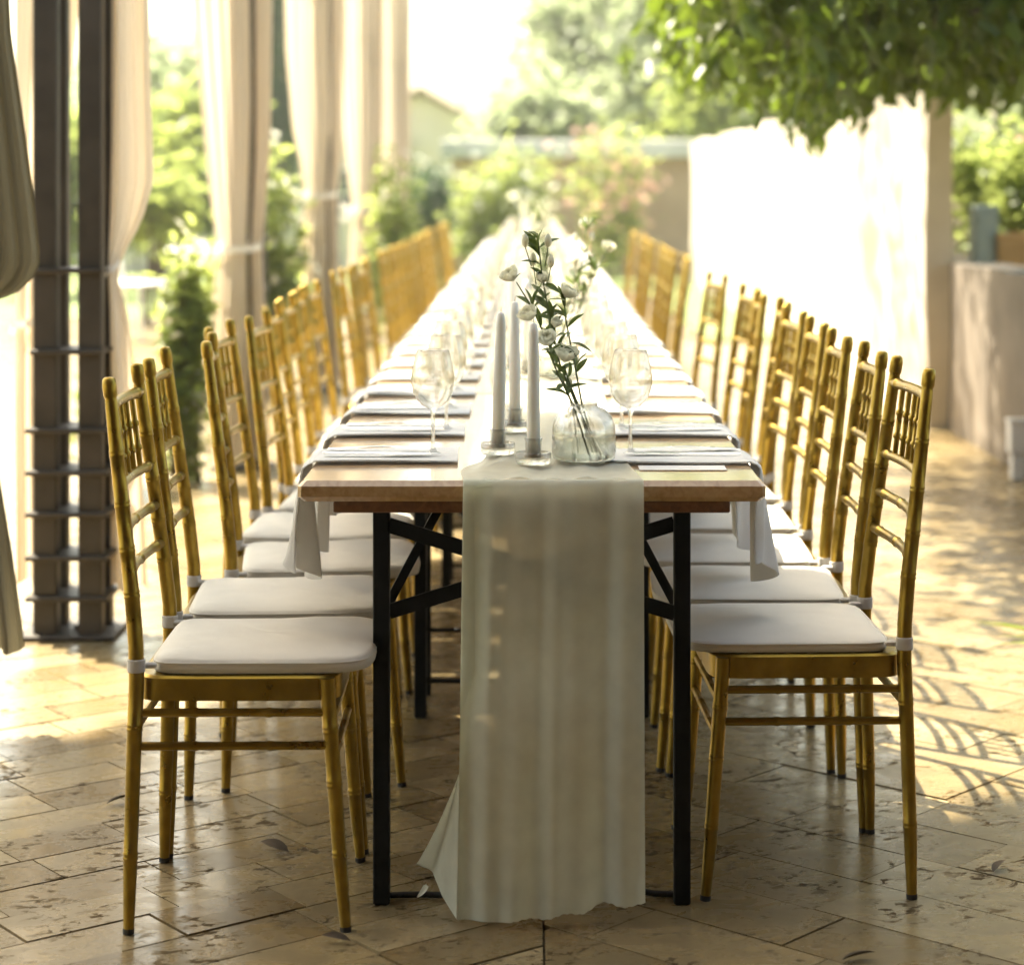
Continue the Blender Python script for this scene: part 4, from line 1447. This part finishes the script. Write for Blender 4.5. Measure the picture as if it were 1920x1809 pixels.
# trees over the lawn at left
LFT = 'trees beyond the lawn at left'
tree('broadleaf_tree', 'tall green tree beyond the lawn, between the first two curtains', (-4.6, 27, 0), 1.2, (-4.5, 27, 1.5), (0.95, 1.2, 0.75), 4200, (0.20, 0.10), 'leafbush', 41, clump=30, group=LFT)
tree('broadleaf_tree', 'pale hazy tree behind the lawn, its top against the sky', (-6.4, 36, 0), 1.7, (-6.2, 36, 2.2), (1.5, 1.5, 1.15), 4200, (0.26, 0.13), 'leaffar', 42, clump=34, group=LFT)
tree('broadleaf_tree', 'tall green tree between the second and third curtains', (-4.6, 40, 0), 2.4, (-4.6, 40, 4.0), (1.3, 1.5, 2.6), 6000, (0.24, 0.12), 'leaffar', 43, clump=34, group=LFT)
tree('conifer', 'dark green conifer between the second and third curtains', (-3.95, 34, 0), 1.6, (-3.95, 34, 3.3), (0.55, 0.6, 2.2), 4200, (0.18, 0.05), 'leafdeep', 44, r0=0.09, clump=36, clump_r=0.16, group=LFT)
shrub('leafy_shrub', 'round yellow-green shrub on the lawn behind the nearest column', (-3.45, 19.6, 0), (0, 0, 1.02), (0.36, 0.36, 0.30), 2400, (0.09, 0.045), 'leafbush', 51, clump=12)
shrub('leafy_shrub', 'bushy green shrub at the back of the lawn under the tall tree', (-5.3, 24.5, 0), (0, 0, 1.15), (0.8, 0.5, 0.75), 3800, (0.14, 0.07), 'leafbush', 52, clump=16)
shrub('climbing_rose', 'white climbing rose with green leaves at the foot of the second column', (-1.46, 9.25, 0), (0.0, 0.0, 0.47), (0.085, 0.10, 0.46), 1500, (0.06, 0.034), 'leafbush', 53, flowers=90, fsize=0.024, clump=26, clump_r=0.22, cat='rose', stems=8)
shrub('climbing_rose', 'white flowering rose between the second and third curtains', (-1.62, 13.1, 0), (0.02, 0, 0.75), (0.26, 0.2, 0.62), 2400, (0.08, 0.045), 'leafbush', 54, flowers=70, fsize=0.032, clump=22, cat='rose', stems=8)
shrub('climbing_rose', 'leafy rose beside the third column, behind the curtain', (-1.05, 16.6, 0), (0, 0, 0.7), (0.16, 0.18, 0.62), 1500, (0.085, 0.045), 'leafbush', 55, flowers=30, fsize=0.034, clump=18, cat='rose', stems=6)
# shrubs in front of the end wall
ENDG = 'shrubs in front of the end wall'
shrub('leafy_shrub', 'dark green bush right of the last curtain, at the far left of the table end', (-1.45, 26.6, 0), (0, 0, 0.75), (0.42, 0.4, 0.72), 3600, (0.10, 0.055), 'leafdeep', 61, flowers=26, fsize=0.05, clump=18, group=ENDG)
shrub('flowering_shrub', 'pale yellow-green flowering bush in front of the brown wall', (-0.35, 27.4, 0), (0, 0, 0.76), (0.62, 0.45, 0.66), 3000, (0.11, 0.06), 'leafbush', 62, flowers=150, fsize=0.055, clump=24, group=ENDG)
shrub('flowering_shrub', 'coral pink flowering shrub behind the far end of the table', (0.92, 27.8, 0), (0, 0, 1.02), (0.46, 0.40, 0.76), 1300, (0.10, 0.055), 'leafbush', 63, flowers=190, fsize=0.06, fm='petalpink', clump=22, group=ENDG)
# planting above the low wall at right
PL = 'plants above the low wall'
shrub('leafy_shrub', 'grey-green bush behind the low wall, next to the white wall end', (2.75, 12.9, 0.0), (0.05, 0, 1.32), (0.32, 0.4, 0.36), 2600, (0.075, 0.04), 'leafbush', 71, clump=14, group=PL)
shrub('leafy_shrub', 'leafy bush growing from the wooden planter at the right edge', (2.98, 12.2, 0.86), (0.0, 0, 0.33), (0.36, 0.34, 0.36), 2600, (0.07, 0.04), 'leafbush', 72, flowers=24, fsize=0.03, fm='petalpink', clump=14, group=PL)
shrub('leafy_shrub', 'pale broad bush behind the planter at the far right', (3.7, 14.6, 0.0), (0, 0, 1.5), (0.7, 0.5, 0.55), 3200, (0.11, 0.06), 'leaffar', 73, clump=16, group=PL)
# low strap-leaved plant at the right border
t = thing('strap_leaf_plant', 'green strap-leaved plant whose leaf tip enters at the right edge', 'plant', (1.45, 5.55, 0))
rl = random.Random(3)
for k in range(16):
    a = math.pi if k == 0 else rl.uniform(0, 6.28)
    mb = MB()
    leaf_blade(mb, (0, 0, 0.01), (math.cos(a), math.sin(a) * 0.8, 1.6 if k else 1.35), (0, 0, 1) if k else (0, 0.1, 1), rl.uniform(0.22, 0.3), 0.022, 0.75)
    mb.obj('leaf', 'leafbush', t, angle=180)

# ------------------------------------------------------------------ added sky-blocking house behind the camera, far buildings, garden objects
hb = thing('added_house', 'unseen brown house front added behind the viewpoint to block sky light', 'house', (0, -7.5, 0))  # unseen, added to keep sky light off the foreground
MB().box((0, -0.15, 1.9), (18, 0.3, 3.9)).obj('wall', 'brownwall', hb, smooth=False)
MB().box((0, 5.2, 2.86), (18.6, 10.8, 0.12)).obj('added_roof', 'apron', hb, smooth=False)  # added overhead, out of view, to darken the foreground
dr = MB().box((0.6, 0.03, 1.05), (1.1, 0.08, 2.15), bev=0.01).obj('door', 'apron', hb, smooth=False)
MB().tube([(0.2, 0.12, 1.02, 0.012), (0.2, 0.12, 1.18, 0.012)], 8).obj('door_handle', 'steel', dr)
for x in (-4.2, -1.9, 3.2, 5.6):
    w = MB().box((x, 0.03, 1.55), (1.2, 0.08, 1.2)).obj('window', 'whitepaint', hb, smooth=False)
    MB().box((x, 0.08, 1.55), (1.06, 0.03, 1.06)).obj('pane', 'pane', w, smooth=False)

h = thing('cream_house', 'sunlit cream gable of a house beyond the end wall, below the sky', 'house', (-2.25, 46, 0))
mb = MB()
mb.add([(-1.3, 0, -0.06), (1.15, 0, -0.06), (1.15, 0, 2.45), (-0.1, 0, 3.15), (-1.3, 0, 2.45), (-1.3, 5, -0.06), (1.15, 5, -0.06), (1.15, 5, 2.45), (-0.1, 5, 3.15), (-1.3, 5, 2.45)],
       [(0, 1, 2, 3, 4), (9, 8, 7, 6, 5), (0, 4, 9, 5), (1, 6, 7, 2), (2, 7, 8, 3), (3, 8, 9, 4)])
mb.obj('wall', 'house', h, smooth=False)
rf = MB()
for (x0, z0, x1, z1) in ((-1.5, 2.36, -0.1, 3.22), (1.35, 2.36, -0.1, 3.22)):
    rf.add([(x0, -0.2, z0), (x1, -0.2, z1), (x1, 5.2, z1), (x0, 5.2, z0), (x0, -0.2, z0 + 0.08), (x1, -0.2, z1 + 0.08), (x1, 5.2, z1 + 0.08), (x0, 5.2, z0 + 0.08)],
           [(0, 1, 2, 3), (7, 6, 5, 4), (0, 4, 5, 1), (2, 6, 7, 3), (0, 3, 7, 4), (1, 5, 6, 2)])
rf.obj('roof', 'roof', h, smooth=False)

g = thing('garden_building', 'low pale grey building far behind the lawn, between the curtains', 'building', (-6.3, 47, 0))
MB().box((0, 0, 1.0), (7.0, 3.0, 2.1)).obj('wall', 'coping', g, smooth=False)
MB().box((0, 0, 2.13), (7.4, 3.4, 0.14)).obj('roof', 'roof', g, smooth=False)
for x in (-2.2, 0.2, 2.4):
    w = MB().box((x, -1.52, 1.15), (0.9, 0.06, 0.9)).obj('window', 'whitepaint', g, smooth=False)
    MB().box((x, -1.555, 1.15), (0.78, 0.02, 0.78)).obj('pane', 'pane', w, smooth=False)
tag(MB().box((-7.0, 31.0, 0.38), (9.5, 0.18, 0.84), bev=0.02).obj('lawn_wall', 'plaster', smooth=False), 'low white wall along the back of the lawn at left', 'wall')

def garden_chair(loc, rz, label):
    t = thing('garden_chair', label, 'chair', loc, rz, 'white chairs on the lawn')
    for sx in (-1, 1):
        MB().tube([(sx * 0.20, 0.20, 0, 0.014), (sx * 0.195, 0.19, 0.45, 0.014), (sx * 0.185, 0.25, 0.86, 0.013)], 8).obj('back_leg', 'whitepaint', t)
        MB().tube([(sx * 0.20, -0.21, 0, 0.014), (sx * 0.195, -0.19, 0.44, 0.014)], 8).obj('front_leg', 'whitepaint', t)
    MB().box((0, 0, 0.455), (0.43, 0.43, 0.03), bev=0.008).obj('seat', 'whitepaint', t)
    for z in (0.60, 0.70, 0.80):
        MB().box((0, 0.195 + (z - 0.45) * 0.14, z), (0.37, 0.018, 0.055), bev=0.005).obj('back_slat', 'whitepaint', t)
    return t
garden_chair((-3.22, 17.6, 0), R(70), 'white garden chair on the lawn, left of the climbing rose')
t = thing('garden_table', 'small white round table on the lawn beside the white chair', 'table', (-2.78, 17.9, 0))
MB().lathe([(0.0, 0.70), (0.20, 0.70), (0.21, 0.712), (0.20, 0.725), (0.0, 0.725)], 24).obj('table_top', 'whitepaint', t)
MB().tube([(0, 0, 0.02, 0.022), (0, 0, 0.70, 0.022)], 10).obj('pedestal', 'whitepaint', t)
MB().lathe([(0.15, 0.0), (0.15, 0.012), (0.04, 0.03), (0.0, 0.03)], 20).obj('base', 'whitepaint', t)

t = thing('terracotta_pot', 'orange terracotta pot on the paving between the nearest left chairs, below the rose', 'pot', (-1.72, 9.0, 0))
MB().lathe([(0.0, 0.0), (0.095, 0.0), (0.125, 0.17), (0.128, 0.20), (0.142, 0.20), (0.144, 0.245), (0.128, 0.246), (0.122, 0.21), (0.0, 0.205)], 24).obj('pot_wall', 'terracotta', t, angle=30)
MB().lathe([(0.0, 0.218), (0.121, 0.218)], 20).obj('soil', 'soil', t)
P = ellipsoid_points(420, (0, 0, 0.36), (0.16, 0.16, 0.15), 0.2, 10, 0.25)
V, Q = leaf_arrays(P, 0.06, 0.035, 0.0)
link('foliage', np_mesh('foliage', V, Q, 'leafbush'), t)

t = thing('wooden_planter', 'wooden planter box behind the low wall at the right edge', 'planter', (2.98, 12.2, 0))
for k in range(5):
    MB().box((-0.36 + 0.18 * k, -0.30, 0.50), (0.172, 0.03, 0.98), bev=0.004).obj('board', 'planter', t, smooth=False)
    MB().box((-0.36 + 0.18 * k, 0.30, 0.50), (0.172, 0.03, 0.98), bev=0.004).obj('board', 'planter', t, smooth=False)
for s in (-1, 1):
    MB().box((s * 0.455, 0, 0.50), (0.03, 0.56, 0.97), bev=0.004).obj('side_board', 'planter', t, smooth=False)
MB().box((0, 0, 0.84), (0.88, 0.56, 0.04)).obj('soil', 'soil', t, smooth=False)
t = thing('metal_cabinet', 'small blue-grey metal cabinet behind the low wall, left of the planter', 'cabinet', (2.38 + 0.10, 12.0, 0))
MB().box((0.0, 0, 0.57), (0.13, 0.16, 1.14), bev=0.008).obj('cabinet_body', 'greybox', t, angle=20)
MB().box((0.0, -0.083, 0.60), (0.105, 0.008, 0.98), bev=0.002).obj('door', 'greybox', t, angle=20)
t = thing('bollard_light', 'short white bollard lamp on the paving at the right edge, by the low wall', 'lamp', (2.065, 9.3, 0))
MB().box((0, 0, 0.055), (0.055, 0.055, 0.11), bev=0.004).obj('post', 'whitepaint', t, angle=20)
MB().box((0, 0, 0.178), (0.078, 0.078, 0.135), bev=0.008).obj('lamp_head', 'whitepaint', t, angle=20)
MB().box((0, 0, 0.252), (0.088, 0.088, 0.012), bev=0.003).obj('cap', 'whitepaint', t, angle=20)

# small things on the floor
def fallen_leaf(i, x, y, L, rz, label):
    mb = MB()
    leaf_blade(mb, (0, 0, 0.003), (1, 0, 0.25), (0, 0.3, 1), L, L * 0.36, 0.12)
    o = mb.obj('fallen_leaf', 'dryleaf', angle=180)
    o.location = (x, y, 0.002)
    o.rotation_euler = (0, 0, rz)
    tag(o, label, 'leaf', 'dry leaves on the paving')
fallen_leaf(0, 0.50, 3.53, 0.06, 0.3, 'dark dry leaf on the paving at the bottom edge, right of the runner')
fallen_leaf(1, -0.455, 4.10, 0.07, 2.6, 'dark dry leaf by the rear legs of the two nearest left chairs')
fallen_leaf(2, 0.84, 3.98, 0.06, 1.0, 'dark dry leaf on the paving, outside the nearest right chair')
fallen_leaf(3, 0.99, 4.35, 0.06, 0.2, 'dark dry leaf on the sunlit paving at the right edge')
fallen_leaf(4, -0.86, 4.42, 0.06, 0.7, 'dark dry leaf on the paving at the left, in front of the column')
fallen_leaf(5, -0.30, 3.62, 0.05, 3.0, 'dark curled leaf on the paving left of the runner hem')
mb = MB()
petal(mb, (0, 0, 0.006), (1, 0.6, 0.35), (0, 0, 1), 0.030, 0.018, 0.8)
o = mb.obj('fallen_petal', 'petal', angle=180)
o.location = (-0.200, 3.83, 0.002)
tag(o, 'single white petal on the floor between left table leg and runner', 'petal')
mb = MB()
pts = []
for k in range(30):
    f = k / 29
    pts.append((-0.26 + 0.53 * f, 3.845 + 0.02 * math.sin(f * 9) - 0.03 * math.sin(f * 3.1), 0.0065 + 0.020 * math.exp(-((f - 0.78) / 0.07) ** 2), 0.0058))
tag(mb.tube(pts, 8).obj('power_cable', 'rubber', angle=180), 'black cable lying on the floor between the front table legs, under the runner', 'cable')

# ------------------------------------------------------------------ bright summer air between here and the trees
hz = MB().box((0, 34, 4.0), (150, 96, 10.4)).obj('haze', 'soil', smooth=False)
tag(hz, kind='stuff')
hm = bpy.data.materials.new('haze_air')
hm.use_nodes = True
hn = hm.node_tree.nodes
hn.remove(hn['Principled BSDF'])
pv = hn.new('ShaderNodeVolumePrincipled')
pv.inputs['Color'].default_value = (0.96, 0.95, 0.90, 1)
pv.inputs['Density'].default_value = 0.0012
pv.inputs['Anisotropy'].default_value = 0.3
hm.node_tree.links.new(pv.outputs[0], hn['Material Output'].inputs['Volume'])
hz.data.materials.clear()
hz.data.materials.append(hm)
